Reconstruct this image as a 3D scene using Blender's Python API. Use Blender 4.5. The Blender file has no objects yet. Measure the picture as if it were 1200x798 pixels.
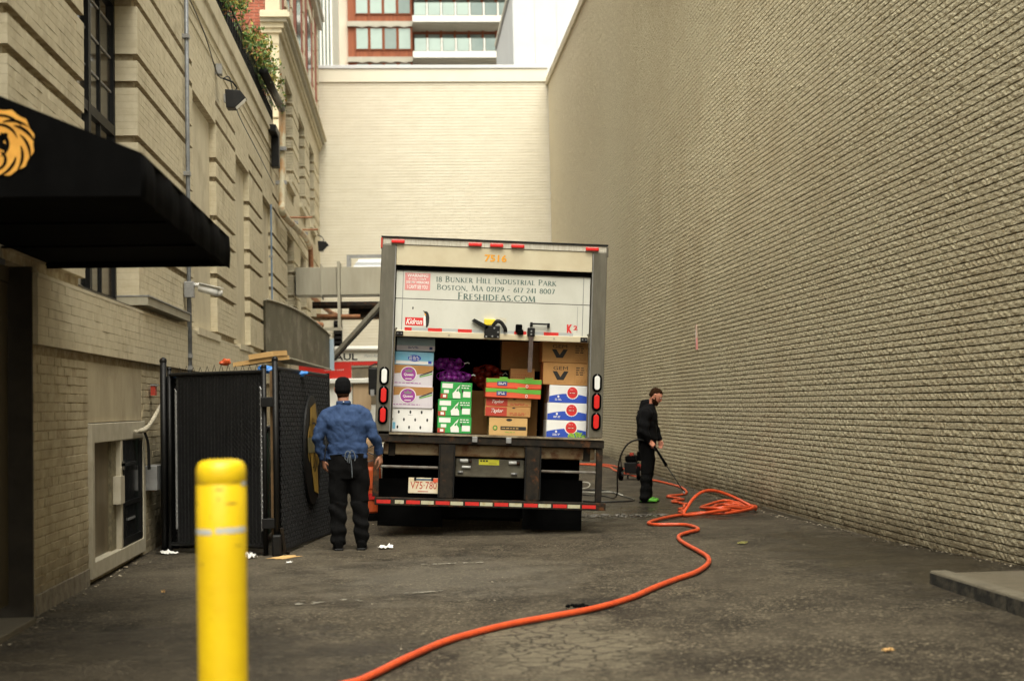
import bpy, bmesh, math, random
import numpy as np
from mathutils import Vector, Matrix, noise
random.seed(7); rng = np.random.default_rng(7)
S = bpy.context.scene; COL = S.collection; R = math.radians

# ------------------------------------------------------------------ camera
cam = bpy.data.cameras.new('camera'); cam.lens = 50.0; cam.sensor_width = 36.0
cam.clip_start = .1; cam.clip_end = 2000
cam.dof.use_dof = True; cam.dof.focus_distance = 16.6; cam.dof.aperture_fstop = 1.9
co = bpy.data.objects.new('camera', cam); COL.objects.link(co); S.camera = co
_r = Vector((0.99700494, -0.07469381, -0.0200494)); _u = Vector((0.01659314, -0.04660894, 0.99877539)); _f = Vector((0.07553682, 0.99611668, 0.04522994))
mw = Matrix((( _r.x, _u.x, -_f.x, 0), (_r.y, _u.y, -_f.y, 0), (_r.z, _u.z, -_f.z, 1.48), (0, 0, 0, 1)))
co.matrix_world = mw
# ------------------------------------------------------------------ sky, sun, exposure (overcast)
W = bpy.data.worlds.new('World'); S.world = W; W.use_nodes = True
nt = W.node_tree; nt.nodes.clear()
sky = nt.nodes.new('ShaderNodeTexSky'); sky.sky_type = 'NISHITA'; sky.sun_disc = False
SUN_EL, SUN_AZ = R(63), R(178)          # azimuth clockwise from +Y
sky.sun_elevation = SUN_EL; sky.sun_rotation = SUN_AZ; sky.air_density = 1.4; sky.dust_density = 6.0; sky.ozone_density = .6
hsv = nt.nodes.new('ShaderNodeHueSaturation'); hsv.inputs['Saturation'].default_value = .18
tint = nt.nodes.new('ShaderNodeMix'); tint.data_type = 'RGBA'; tint.blend_type = 'MULTIPLY'; tint.inputs[0].default_value = 1; tint.inputs[7].default_value = (1, .975, .85, 1)
bg = nt.nodes.new('ShaderNodeBackground'); bg.inputs[1].default_value = .14
wo = nt.nodes.new('ShaderNodeOutputWorld')
nt.links.new(sky.outputs[0], hsv.inputs['Color']); nt.links.new(hsv.outputs[0], tint.inputs[6]); nt.links.new(tint.outputs[2], bg.inputs[0]); nt.links.new(bg.outputs[0], wo.inputs[0])
sl = bpy.data.lights.new('sun', 'SUN'); sl.energy = 1.4; sl.angle = R(50); sl.color = (1, .965, .87)
so = bpy.data.objects.new('sun', sl); COL.objects.link(so)
sd = Vector((math.sin(SUN_AZ)*math.cos(SUN_EL), math.cos(SUN_AZ)*math.cos(SUN_EL), math.sin(SUN_EL)))
so.rotation_euler = sd.to_track_quat('Z', 'Y').to_euler(); so.location = (0, -10, 60)
S.view_settings.view_transform = 'Standard'; S.view_settings.look = 'None'
S.view_settings.exposure = 1.06; S.view_settings.gamma = 1.0; S.view_settings.use_curve_mapping = False

# ------------------------------------------------------------------ materials
def mat(name, c1, c2=None, scale=6., rough=.75, bump=0., bscale=60., metal=0., stretch=(1, 1, 1), obj=False, c3=None, scale3=1.3, t3=(.5, .62), contrast=(.35, .65), spec=.5, rot=(0, 0, 0), rr=0., bdist=.01, coat=0., alpha=1.):
    m = bpy.data.materials.new(name); m.use_nodes = True; n = m.node_tree.nodes; l = m.node_tree.links
    b = n['Principled BSDF']; b.inputs['Roughness'].default_value = rough; b.inputs['Metallic'].default_value = metal
    b.inputs['Specular IOR Level'].default_value = spec; b.inputs['Coat Weight'].default_value = coat
    b.inputs['Base Color'].default_value = (*c1, 1)
    if c2 is None and not bump: return m
    if obj: co = n.new('ShaderNodeTexCoord').outputs['Object']
    else: co = n.new('ShaderNodeNewGeometry').outputs['Position']
    mp = n.new('ShaderNodeMapping'); mp.inputs['Scale'].default_value = stretch; mp.inputs['Rotation'].default_value = rot
    l.new(co, mp.inputs[0]); v = mp.outputs[0]
    if c2 is not None:
        t = n.new('ShaderNodeTexNoise'); t.inputs['Scale'].default_value = scale; t.inputs['Detail'].default_value = 6; t.inputs['Roughness'].default_value = .62
        l.new(v, t.inputs['Vector'])
        r = n.new('ShaderNodeMapRange'); r.inputs[1].default_value = contrast[0]; r.inputs[2].default_value = contrast[1]; l.new(t.outputs['Fac'], r.inputs[0])
        mx = n.new('ShaderNodeMix'); mx.data_type = 'RGBA'; mx.inputs[6].default_value = (*c1, 1); mx.inputs[7].default_value = (*c2, 1)
        l.new(r.outputs[0], mx.inputs[0]); out = mx.outputs[2]
        if c3 is not None:
            t3n = n.new('ShaderNodeTexNoise'); t3n.inputs['Scale'].default_value = scale3; t3n.inputs['Detail'].default_value = 7; t3n.inputs['Roughness'].default_value = .65
            l.new(co, t3n.inputs['Vector'])
            r3 = n.new('ShaderNodeMapRange'); r3.inputs[1].default_value = t3[0]; r3.inputs[2].default_value = t3[1]; l.new(t3n.outputs['Fac'], r3.inputs[0])
            m3 = n.new('ShaderNodeMix'); m3.data_type = 'RGBA'; m3.inputs[7].default_value = (*c3, 1)
            l.new(r3.outputs[0], m3.inputs[0]); l.new(out, m3.inputs[6]); out = m3.outputs[2]
        l.new(out, b.inputs['Base Color'])
        if rr:
            q = n.new('ShaderNodeMapRange'); q.inputs[3].default_value = rough-rr; q.inputs[4].default_value = min(1, rough+rr); l.new(t.outputs['Fac'], q.inputs[0]); l.new(q.outputs[0], b.inputs['Roughness'])
    if bump:
        t2 = n.new('ShaderNodeTexNoise'); t2.inputs['Scale'].default_value = bscale; t2.inputs['Detail'].default_value = 5; l.new(v, t2.inputs['Vector'])
        bp = n.new('ShaderNodeBump'); bp.inputs['Strength'].default_value = bump; bp.inputs['Distance'].default_value = bdist
        l.new(t2.outputs['Fac'], bp.inputs['Height']); l.new(bp.outputs[0], b.inputs['Normal'])
    return m

M = {}
# rough split-face brick on the right: mottled, tooling marks run on the diagonal
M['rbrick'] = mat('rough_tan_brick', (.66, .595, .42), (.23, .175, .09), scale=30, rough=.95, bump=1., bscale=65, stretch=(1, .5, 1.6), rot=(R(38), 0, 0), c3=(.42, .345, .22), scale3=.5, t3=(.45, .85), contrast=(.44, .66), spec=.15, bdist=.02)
M['rmortar'] = mat('recessed_dark_joint', (.045, .03, .016), (.08, .055, .03), scale=9, rough=1, spec=.1)
M['lbrick'] = mat('painted_cream_brick', (.60, .535, .39), (.51, .445, .31), scale=7, rough=.8, bump=.22, bscale=90, c3=(.24, .19, .12), scale3=1.7, t3=(.55, .85), spec=.25)
M['lbrick_low'] = mat('dingy_painted_brick', (.47, .405, .275), (.36, .30, .195), scale=6, rough=.85, bump=.3, bscale=80, c3=(.22, .175, .105), scale3=2.2, t3=(.52, .8), spec=.2)
M['lmortar'] = mat('painted_cream_joint', (.46, .40, .28), (.26, .20, .12), scale=9, rough=.9, spec=.2)
M['stucco'] = mat('painted_cream_stucco', (.58, .52, .385), (.50, .44, .315), scale=2.5, rough=.8, bump=.3, bscale=35, stretch=(1, 1, .35), c3=(.30, .25, .17), scale3=1.1, t3=(.52, .8), spec=.25)
M['cream'] = mat('cream_painted_brick', (.73, .685, .57), (.68, .635, .52), scale=2.5, rough=.85, bump=.3, bscale=40, stretch=(.6, 1, 1.2), spec=.25)
M['coping'] = mat('cream_metal_coping', (.74, .70, .58), (.70, .66, .54), scale=1, rough=.5)
M['whitemetal'] = mat('white_coated_metal', (.62, .64, .66), (.57, .585, .60), scale=.6, rough=.5)
M['redbrick'] = mat('red_brick', (.36, .115, .07), (.26, .075, .045), scale=9, rough=.9, bump=.3, bscale=60)
M['redmortar'] = mat('pale_mortar', (.42, .33, .27), (.36, .27, .2), scale=9, rough=.9)
M['asphalt'] = None
M['black'] = mat('black_metal', (.0025, .0025, .0028), (.006, .0058, .0055), scale=9, rough=.5, bump=.1, bscale=90, spec=.3)
M['blackmatte'] = mat('black_rubber', (.0015, .0015, .0015), (.003, .003, .003), scale=6, rough=.95, spec=.06)
M['void'] = mat('interior_shade_lining', (.008, .007, .006), (.004, .0035, .003), scale=3, rough=.95, spec=.1)  # near-black in the colour stands in for the unlit truck interior
M['canvas'] = mat('black_canvas', (.0016, .0016, .0017), (.0035, .0035, .0036), scale=5, rough=.95, bump=.3, bscale=240, stretch=(1, 3, .5), spec=.05)
M['slat'] = mat('black_plastic_slat', (.006, .006, .007), (.014, .014, .015), scale=9, rough=.5, stretch=(1, 1, .3), spec=.3)
M['slat2'] = mat('charcoal_plastic_slat', (.010, .0105, .012), (.040, .042, .048), scale=14, rough=.5, spec=.3)
M['gapback'] = mat('gap_light_backing', (.05, .05, .045), (.02, .02, .018), scale=12, rough=.8)  # grey colour stands in for light showing between the gate slats
M['wire'] = mat('black_coated_wire', (.006, .006, .006), (.02, .02, .02), scale=25, rough=.6, spec=.2)
M['yellow'] = mat('yellow_bollard_plastic', (.74, .52, .006), (.68, .45, .006), scale=4, rough=.38, bump=.12, bscale=26, c3=(.60, .34, .01), scale3=9, t3=(.68, .8), obj=True)
M['reflect'] = mat('silver_reflective_tape', (.50, .52, .52), (.40, .42, .41), scale=30, rough=.45)
M['steel'] = mat('brushed_grey_steel', (.15, .138, .108), (.105, .095, .072), scale=4, rough=.45, metal=.35, stretch=(3, 1, .6), c3=(.16, .12, .08), scale3=5, t3=(.6, .8))
M['galv'] = mat('galvanised_metal', (.33, .33, .33), (.24, .24, .24), scale=9, rough=.45, metal=.5)
M['conduit'] = mat('grey_conduit', (.22, .235, .25), (.15, .155, .165), scale=12, rough=.5, metal=.3)
M['creampaint'] = mat('aged_cream_paint', (.58, .52, .37), (.50, .43, .29), scale=3, rough=.45, c3=(.42, .32, .18), scale3=4, t3=(.66, .8))
M['doorwhite'] = mat('dirty_white_door', (.60, .60, .54), (.52, .52, .46), scale=2.2, rough=.5, stretch=(1, 1, .6), c3=(.42, .40, .32), scale3=3.5, t3=(.62, .85))
M['whitepaint'] = mat('white_paint', (.78, .78, .76), (.70, .69, .66), scale=3, rough=.4)
M['rustysteel'] = mat('rusty_black_steel', (.009, .008, .007), (.026, .019, .012), scale=13, rough=.7, bump=.35, bscale=60, c3=(.12, .045, .014), scale3=7, t3=(.54, .70), spec=.2)
M['rustybeam'] = mat('rusty_beige_beam', (.38, .30, .18), (.24, .14, .06), scale=7, rough=.65, c3=(.14, .05, .015), scale3=5, t3=(.50, .64), stretch=(.4, 1, 1))
M['red'] = mat('red_lens', (.62, .015, .012), rough=.25)
M['redtape'] = mat('red_reflective', (.60, .02, .015), (.50, .02, .015), scale=30, rough=.4)
M['tapewhite'] = mat('dirty_white_reflective', (.46, .44, .31), (.38, .30, .14), scale=18, rough=.45, contrast=(.5, .7))
M['tapegrey'] = mat('grey_reflective', (.38, .40, .40), rough=.4)
M['clearlens'] = mat('clear_lens', (.75, .76, .74), rough=.15)
M['ink'] = mat('dark_green_ink', (.10, .16, .14), rough=.6)
M['blackink'] = mat('black_ink', (.015, .014, .013), rough=.7)
M['gold'] = mat('gold_ink', (.72, .36, .05), (.58, .27, .03), scale=9, rough=.6)
M['golddull'] = mat('weathered_gold_print', (.34, .21, .03), (.22, .13, .02), scale=8, rough=.6, stretch=(1, 1, .4))
M['orangeink'] = mat('orange_ink', (.75, .33, .02), rough=.5)
M['pinkred'] = mat('faded_red_sticker', (.66, .26, .25), rough=.5)
M['redink'] = mat('red_ink', (.62, .02, .02), rough=.5)
M['redink2'] = mat('dark_red_ink', (.42, .04, .02), rough=.6)
M['whiteink'] = mat('white_ink', (.80, .79, .75), rough=.6)
M['yelink'] = mat('bright_yellow_sticker', (.75, .72, .05), rough=.5)
M['yelplastic'] = mat('yellow_latch_plastic', (.80, .60, .04), rough=.4)
M['card'] = mat('brown_cardboard', (.50, .27, .10), (.42, .22, .08), scale=5, rough=.85, bump=.1, bscale=50, obj=True, spec=.2)
M['cardpale'] = mat('pale_cardboard', (.62, .40, .17), (.54, .33, .13), scale=5, rough=.85, obj=True, spec=.2)
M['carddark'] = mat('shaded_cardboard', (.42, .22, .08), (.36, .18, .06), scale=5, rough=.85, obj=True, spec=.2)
M['cartonwhite'] = mat('white_carton', (.78, .78, .76), (.70, .69, .67), scale=4, rough=.7, obj=True)
M['cartonlilac'] = mat('pale_lilac_carton', (.62, .58, .62), (.54, .50, .55), scale=4, rough=.7, obj=True)
M['cartonblue'] = mat('pale_blue_carton', (.16, .46, .66), (.30, .52, .66), scale=4, rough=.7, obj=True)
M['cartonblue2'] = mat('dusty_blue_grey_carton', (.32, .42, .46), (.24, .33, .38), scale=4, rough=.7, obj=True)
M['green'] = mat('green_carton', (.03, .36, .07), (.02, .28, .05), scale=4, rough=.6, obj=True)
M['greenink'] = mat('leaf_green_ink', (.12, .40, .04), rough=.6)
M['limeink'] = mat('lettuce_green_ink', (.36, .56, .06), (.18, .42, .03), scale=40, rough=.6, obj=True)
M['orangered'] = mat('orange_red_ink', (.70, .10, .04), rough=.6)
M['blueink'] = mat('royal_blue_ink', (.02, .07, .45), rough=.6)
M['purpleink'] = mat('violet_ink', (.30, .04, .28), rough=.6)
M['navyink'] = mat('navy_ink', (.04, .05, .20), rough=.6)
M['purple'] = mat('purple_produce', (.12, .008, .17), (.24, .02, .26), scale=30, rough=.16, obj=True)
M['redbag'] = mat('red_produce', (.22, .012, .008), (.34, .04, .012), scale=30, rough=.2, obj=True)
M['hose'] = mat('orange_red_hose', (.66, .085, .02), (.48, .055, .016), scale=14, rough=.42, c3=(.25, .05, .02), scale3=5, t3=(.6, .8))
M['blackhose'] = mat('black_rubber_hose', (.02, .02, .02), rough=.4)
M['greycable'] = mat('pale_grey_cable', (.45, .44, .38), rough=.5)
M['concrete'] = mat('weathered_concrete', (.12, .10, .066), (.09, .075, .048), scale=6, rough=.9, bump=.4, bscale=60, c3=(.12, .10, .07), scale3=2.5, t3=(.52, .7))
M['kerbstone'] = mat('dark_faced_kerb', (.14, .122, .085), (.10, .085, .058), scale=9, rough=.9, bump=.6, bscale=50, c3=(.08, .07, .05), scale3=7, t3=(.55, .75))
M['denim'] = mat('blue_work_shirt', (.036, .066, .150), (.022, .044, .108), scale=9, rough=.85, bump=.2, bscale=120, obj=True, spec=.2)
M['blackcloth'] = mat('black_cloth', (.0022, .0022, .0024), (.0045, .0045, .0048), scale=12, rough=.95, bump=.25, bscale=90, obj=True, spec=.15)
M['blackcloth2'] = mat('black_fleece', (.0022, .0022, .0026), (.0045, .0045, .0052), scale=12, rough=.95, bump=.25, bscale=90, obj=True, spec=.15)
M['skin1'] = mat('brown_skin', (.42, .20, .125), (.36, .165, .10), scale=12, rough=.6, obj=True)
M['skin2'] = mat('ruddy_skin', (.58, .25, .16), (.50, .19, .12), scale=12, rough=.6, obj=True)
M['hair'] = mat('dark_brown_hair', (.034, .015, .007), (.018, .008, .004), scale=60, rough=.9, bump=.5, bscale=150, obj=True, spec=.05)
M['lime'] = mat('lime_green_shoe', (.12, .44, .03), (.05, .24, .015), scale=30, rough=.6, obj=True)
M['grey'] = mat('grey_cord', (.22, .24, .25), rough=.8)
M['glassdark'] = mat('dark_window_glass', (.015, .016, .017), rough=.12)
M['glasspale'] = mat('pale_curtained_glass', (.42, .52, .48), (.36, .45, .42), scale=.5, rough=.25)
M['glassgrey'] = mat('grey_reflecting_glass', (.20, .26, .25), (.27, .33, .31), scale=.4, rough=.2)
M['dirtyglass'] = mat('dusty_brown_sheet', (.19, .155, .10), (.11, .085, .05), scale=5, rough=.45, stretch=(1, 1, .3), obj=True)
M['frame'] = mat('painted_cream_frame', (.46, .42, .33), (.38, .34, .25), scale=8, rough=.6)
M['door'] = mat('olive_painted_door', (.075, .06, .032), (.05, .038, .02), scale=2, rough=.6, stretch=(1, 1, .4))
M['rustpipe'] = mat('rust_streaked_pipe', (.46, .42, .30), (.36, .20, .08), scale=3, rough=.6, contrast=(.45, .6), stretch=(1, 1, .5))
M['rustpipe2'] = mat('rusty_red_pipe', (.22, .07, .025), (.34, .17, .08), scale=6, rough=.7)
M['zinc'] = mat('weathered_grey_brown_sheet', (.13, .12, .085), (.09, .082, .055), scale=3, rough=.6, stretch=(1, 1, .3), c3=(.20, .18, .14), scale3=1.6)
M['duct'] = mat('beige_sheet_metal', (.36, .335, .26), (.29, .265, .20), scale=2.5, rough=.6, stretch=(2, 1, .3))
M['bluetarp'] = mat('blue_plastic_bag', (.04, .22, .62), (.03, .16, .5), scale=8, rough=.35)
M['leaf1'] = mat('green_leaf', (.045, .11, .018), (.09, .17, .025), scale=6, rough=.55)
M['leaf2'] = mat('yellow_green_leaf', (.20, .22, .03), (.26, .18, .03), scale=6, rough=.55)
M['leaf3'] = mat('russet_leaf', (.26, .09, .03), (.30, .16, .05), scale=6, rough=.55)
M['towerred'] = mat('rust_orange_panel', (.30, .085, .03), (.23, .06, .022), scale=1.5, rough=.7, stretch=(4, 1, .3))
M['towerconc'] = mat('pale_concrete', (.46, .43, .36), (.40, .37, .30), scale=1, rough=.8)
M['towerwhite'] = mat('white_concrete', (.80, .79, .74), (.74, .73, .68), scale=1, rough=.7)
M['beige'] = mat('warm_beige_precast', (.64, .56, .45), (.58, .50, .40), scale=.5, rough=.8)
M['paper'] = mat('crumpled_white_paper', (.72, .71, .68), rough=.7)
M['orangeplastic'] = mat('orange_plastic', (.62, .10, .02), (.50, .08, .02), scale=9, rough=.5)
M['uwhite'] = mat('white_truck_panel', (.76, .75, .70), (.70, .69, .63), scale=1.5, rough=.35)
M['ured'] = mat('red_truck_panel', (.58, .03, .02), (.50, .025, .02), scale=1.5, rough=.35)
M['spray'] = mat('chrome_trim', (.6, .6, .6), rough=.2, metal=1.)
M['engine'] = mat('red_engine_cover', (.20, .018, .012), rough=.5)

def asphalt():
    m = bpy.data.materials.new('worn_asphalt'); m.use_nodes = True; n = m.node_tree.nodes; l = m.node_tree.links; b = n['Principled BSDF']
    pos = n.new('ShaderNodeNewGeometry').outputs['Position']
    def noi(sc, det=6, ro=.6, st=None, typ='N'):
        v = pos
        if st: mp = n.new('ShaderNodeMapping'); mp.inputs['Scale'].default_value = st; l.new(pos, mp.inputs[0]); v = mp.outputs[0]
        t = n.new('ShaderNodeTexNoise'); t.inputs['Scale'].default_value = sc; t.inputs['Detail'].default_value = det; t.inputs['Roughness'].default_value = ro
        l.new(v, t.inputs['Vector']); return t.outputs['Fac']
    def rng_(x, a, c, lo=0., hi=1.):
        r = n.new('ShaderNodeMapRange'); r.inputs[1].default_value = a; r.inputs[2].default_value = c; r.inputs[3].default_value = lo; r.inputs[4].default_value = hi
        l.new(x, r.inputs[0]); return r.outputs[0]
    def mix(f, a, c, mode='MIX'):
        x = n.new('ShaderNodeMix'); x.data_type = 'RGBA'; x.blend_type = mode
        (l.new(f, x.inputs[0]) if not isinstance(f, float) else setattr(x.inputs[0], 'default_value', f))
        for s_, v in ((6, a), (7, c)):
            if isinstance(v, tuple): x.inputs[s_].default_value = (*v, 1)
            else: l.new(v, x.inputs[s_])
        return x.outputs[2]
    def math_(op, a, c):
        x = n.new('ShaderNodeMath'); x.operation = op; x.use_clamp = True
        for i, v in enumerate((a, c)):
            if isinstance(v, float): x.inputs[i].default_value = v
            else: l.new(v, x.inputs[i])
        return x.outputs[0]
    def blob(cx, cy, rx, ry, soft=.6, amp=.5):
        # soft-edged patch on the ground (stain / repair) with a noisy outline
        mp = n.new('ShaderNodeMapping'); mp.inputs['Location'].default_value = (-cx/rx, -cy/ry, 0); mp.inputs['Scale'].default_value = (1/rx, 1/ry, 0)
        l.new(pos, mp.inputs[0]); ln = n.new('ShaderNodeVectorMath'); ln.operation = 'LENGTH'; l.new(mp.outputs[0], ln.inputs[0])
        x = n.new('ShaderNodeMath'); x.operation = 'ADD'; l.new(ln.outputs['Value'], x.inputs[0]); l.new(rng_(noi(2.2, 6, .65), .3, .7, -amp, amp), x.inputs[1])
        return rng_(x.outputs[0], 1-soft*.5, 1+soft*.5, 1, 0)
    base = mix(rng_(noi(.55, 5), .40, .62), (.058, .047, .032), (.019, .015, .010))
    base = mix(rng_(noi(2.4, 7, .7, (1, .6, 1)), .42, .68), base, (.090, .074, .051))
    base = mix(rng_(noi(1.1, 7, .7, (.45, 1.3, 1)), .55, .72), base, (.022, .017, .011))
    # aggregate speckle, worn smooth in places
    worn = rng_(noi(1.3, 5, .65), .36, .62, .25, 1.)
    v = n.new('ShaderNodeTexVoronoi'); v.inputs['Scale'].default_value = 62; l.new(pos, v.inputs['Vector'])
    sp = n.new('ShaderNodeSeparateColor'); l.new(v.outputs['Color'], sp.inputs[0])
    base = mix(math_('MULTIPLY', worn, rng_(sp.outputs[0], .76, .95, 0, .85)), base, (.24, .20, .135))
    base = mix(math_('MULTIPLY', worn, rng_(sp.outputs[1], .66, .95, 0, .85)), base, (.008, .006, .004))
    base = mix(rng_(noi(26, 3, .7), .45, .7, 0, .6), base, (.012, .009, .006))
    # wet, dark ground round the man with the lance; lens falloff painted dark along the right wall and left foreground; grey dusty wash in the middle
    wet = blob(2.9, 19.6, 1.6, 1.5); wet2 = blob(3.5, 22.5, 1.5, 3.2); falloff_right = blob(4.4, 12.6, .9, 3.4, .8); falloff_left = blob(-1.6, 8.3, 1.4, 1.6)
    puddle = blob(3.55, 18.75, .42, .30, .25, .5)
    pale = blob(.35, 12.4, .95, 1.3, .9); pale2 = blob(.92, 8.8, .55, 1.0, .5, .45); pale3 = blob(-1.6, 12.8, .9, 2.4, .9)
    base = mix(math_('MULTIPLY', pale, .40), base, (.135, .120, .095))
    base = mix(math_('MULTIPLY', pale3, .35), base, (.135, .115, .085))
    base = mix(math_('MULTIPLY', pale2, .55), base, (.17, .145, .10))
    wet_falloff = math_('MAXIMUM', math_('MAXIMUM', wet, math_('MULTIPLY', wet2, .7)), math_('MAXIMUM', math_('MULTIPLY', falloff_right, .75), math_('MAXIMUM', math_('MULTIPLY', falloff_left, .65), puddle)))
    base = mix(math_('MULTIPLY', wet_falloff, .72), base, (.010, .008, .005))
    # alligator cracks, strongest on the worn patch
    vc = n.new('ShaderNodeTexVoronoi'); vc.feature = 'DISTANCE_TO_EDGE'; vc.inputs['Scale'].default_value = 6.5; vc.inputs['Randomness'].default_value = 1
    dm = n.new('ShaderNodeVectorMath'); dm.operation = 'ADD'; nn = n.new('ShaderNodeTexNoise'); nn.inputs['Scale'].default_value = 7; l.new(pos, nn.inputs['Vector'])
    sc = n.new('ShaderNodeVectorMath'); sc.operation = 'SCALE'; sc.inputs['Scale'].default_value = .22; l.new(nn.outputs['Color'], sc.inputs[0]); l.new(pos, dm.inputs[0]); l.new(sc.outputs[0], dm.inputs[1]); l.new(dm.outputs[0], vc.inputs['Vector'])
    crack = rng_(vc.outputs['Distance'], .02, .085, 1, 0)
    patch = math_('MAXIMUM', pale2, math_('MULTIPLY', rng_(noi(.7, 3), .52, .62), .7))
    ck = math_('MULTIPLY', crack, patch)
    base = mix(math_('MULTIPLY', ck, .85), base, (.018, .014, .01))
    l.new(base, b.inputs['Base Color'])
    ro = math_('SUBTRACT', rng_(noi(1.6, 6), .3, .7, .66, .92), math_('MULTIPLY', wet_falloff, .55)); l.new(ro, b.inputs['Roughness'])
    b.inputs['Specular IOR Level'].default_value = .22
    h = math_('SUBTRACT', math_('ADD', math_('MULTIPLY', noi(70, 4, .7), .6), math_('MULTIPLY', noi(9, 4), .35)), math_('MULTIPLY', ck, .5))
    bp = n.new('ShaderNodeBump'); bp.inputs['Strength'].default_value = .75; bp.inputs['Distance'].default_value = .012; l.new(h, bp.inputs['Height']); l.new(bp.outputs[0], b.inputs['Normal'])
    return m
M['asphalt'] = asphalt()

def lower_dirt(m, z1=.55, col=(.10, .075, .045), amt=.75):
    # grime splashed up the foot of a wall: part of the paint's wear, keyed to height above ground
    n = m.node_tree.nodes; l = m.node_tree.links; b = n['Principled BSDF']; src = b.inputs['Base Color'].links[0].from_socket
    g = n.new('ShaderNodeNewGeometry'); s = n.new('ShaderNodeSeparateXYZ'); l.new(g.outputs['Position'], s.inputs[0])
    t = n.new('ShaderNodeTexNoise'); t.inputs['Scale'].default_value = 3.5; t.inputs['Detail'].default_value = 7; l.new(g.outputs['Position'], t.inputs['Vector'])
    a = n.new('ShaderNodeMath'); a.operation = 'MULTIPLY_ADD'; a.inputs[1].default_value = 1.1; l.new(t.outputs['Fac'], a.inputs[0])
    ng = n.new('ShaderNodeMath'); ng.operation = 'MULTIPLY'; ng.inputs[1].default_value = -1/z1; l.new(s.outputs['Z'], ng.inputs[0]); l.new(ng.outputs[0], a.inputs[2])
    r = n.new('ShaderNodeMapRange'); r.inputs[1].default_value = -.35; r.inputs[2].default_value = .6; r.inputs[4].default_value = amt; l.new(a.outputs[0], r.inputs[0])
    x = n.new('ShaderNodeMix'); x.data_type = 'RGBA'; x.inputs[7].default_value = (*col, 1); l.new(r.outputs[0], x.inputs[0]); l.new(src, x.inputs[6]); l.new(x.outputs[2], b.inputs['Base Color'])
def face_darken(m, col):  # upright faces get a darker colour than the tops
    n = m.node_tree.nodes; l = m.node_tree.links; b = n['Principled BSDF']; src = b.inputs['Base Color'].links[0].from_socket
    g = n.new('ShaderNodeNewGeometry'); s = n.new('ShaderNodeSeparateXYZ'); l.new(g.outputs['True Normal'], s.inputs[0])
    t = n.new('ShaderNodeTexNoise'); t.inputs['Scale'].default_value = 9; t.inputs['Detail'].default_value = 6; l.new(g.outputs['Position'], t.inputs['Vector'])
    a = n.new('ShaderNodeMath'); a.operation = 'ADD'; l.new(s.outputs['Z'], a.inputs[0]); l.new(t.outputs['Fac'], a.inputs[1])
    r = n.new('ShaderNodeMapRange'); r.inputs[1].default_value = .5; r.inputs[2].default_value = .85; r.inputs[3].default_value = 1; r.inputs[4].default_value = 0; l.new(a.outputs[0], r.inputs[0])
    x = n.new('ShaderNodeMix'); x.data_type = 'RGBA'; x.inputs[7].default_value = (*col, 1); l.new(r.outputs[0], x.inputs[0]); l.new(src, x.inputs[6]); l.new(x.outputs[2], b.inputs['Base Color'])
def far_bounce(m, col, y0, y1, amt):
    # bounced light at the wall's far end, mixed into the brick colour along y
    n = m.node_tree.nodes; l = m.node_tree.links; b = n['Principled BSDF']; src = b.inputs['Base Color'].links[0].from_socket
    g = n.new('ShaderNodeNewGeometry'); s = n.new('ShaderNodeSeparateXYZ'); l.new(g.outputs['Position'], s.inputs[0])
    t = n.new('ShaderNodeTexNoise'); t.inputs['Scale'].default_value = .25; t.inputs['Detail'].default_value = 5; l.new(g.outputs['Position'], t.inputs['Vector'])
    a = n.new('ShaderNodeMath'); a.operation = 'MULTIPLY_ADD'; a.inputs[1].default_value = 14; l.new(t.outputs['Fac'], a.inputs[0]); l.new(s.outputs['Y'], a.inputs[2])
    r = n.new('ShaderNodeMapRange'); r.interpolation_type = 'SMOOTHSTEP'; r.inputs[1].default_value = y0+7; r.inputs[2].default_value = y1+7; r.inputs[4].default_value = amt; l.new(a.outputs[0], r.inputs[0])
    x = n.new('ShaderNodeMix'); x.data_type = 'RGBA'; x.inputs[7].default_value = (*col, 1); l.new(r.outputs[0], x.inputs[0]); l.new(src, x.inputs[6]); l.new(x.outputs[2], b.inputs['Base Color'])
far_bounce(M['rbrick'], (.76, .70, .54), 27, 46, .8)
face_darken(M['kerbstone'], (.012, .011, .008))
lower_dirt(M['lbrick']); lower_dirt(M['lbrick_low']); lower_dirt(M['rbrick'], .5, (.09, .065, .035), .8)

# ------------------------------------------------------------------ helpers
def link(name, me, parent=None, loc=None):
    o = bpy.data.objects.new(name, me); COL.objects.link(o)
    if parent is not None: o.parent = parent
    if loc is not None: o.location = loc
    return o
def tag(o, label=None, cat=None, group=None, kind=None):
    if label: o['label'] = label
    if cat: o['category'] = cat
    if group: o['group'] = group
    if kind: o['kind'] = kind
    return o
def thing(name, label, cat, loc=(0, 0, 0), rz=0., group=None, rot=None):
    o = link(name, None); o.location = loc; o.rotation_euler = rot if rot else (0, 0, rz); return tag(o, label, cat, group)

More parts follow.
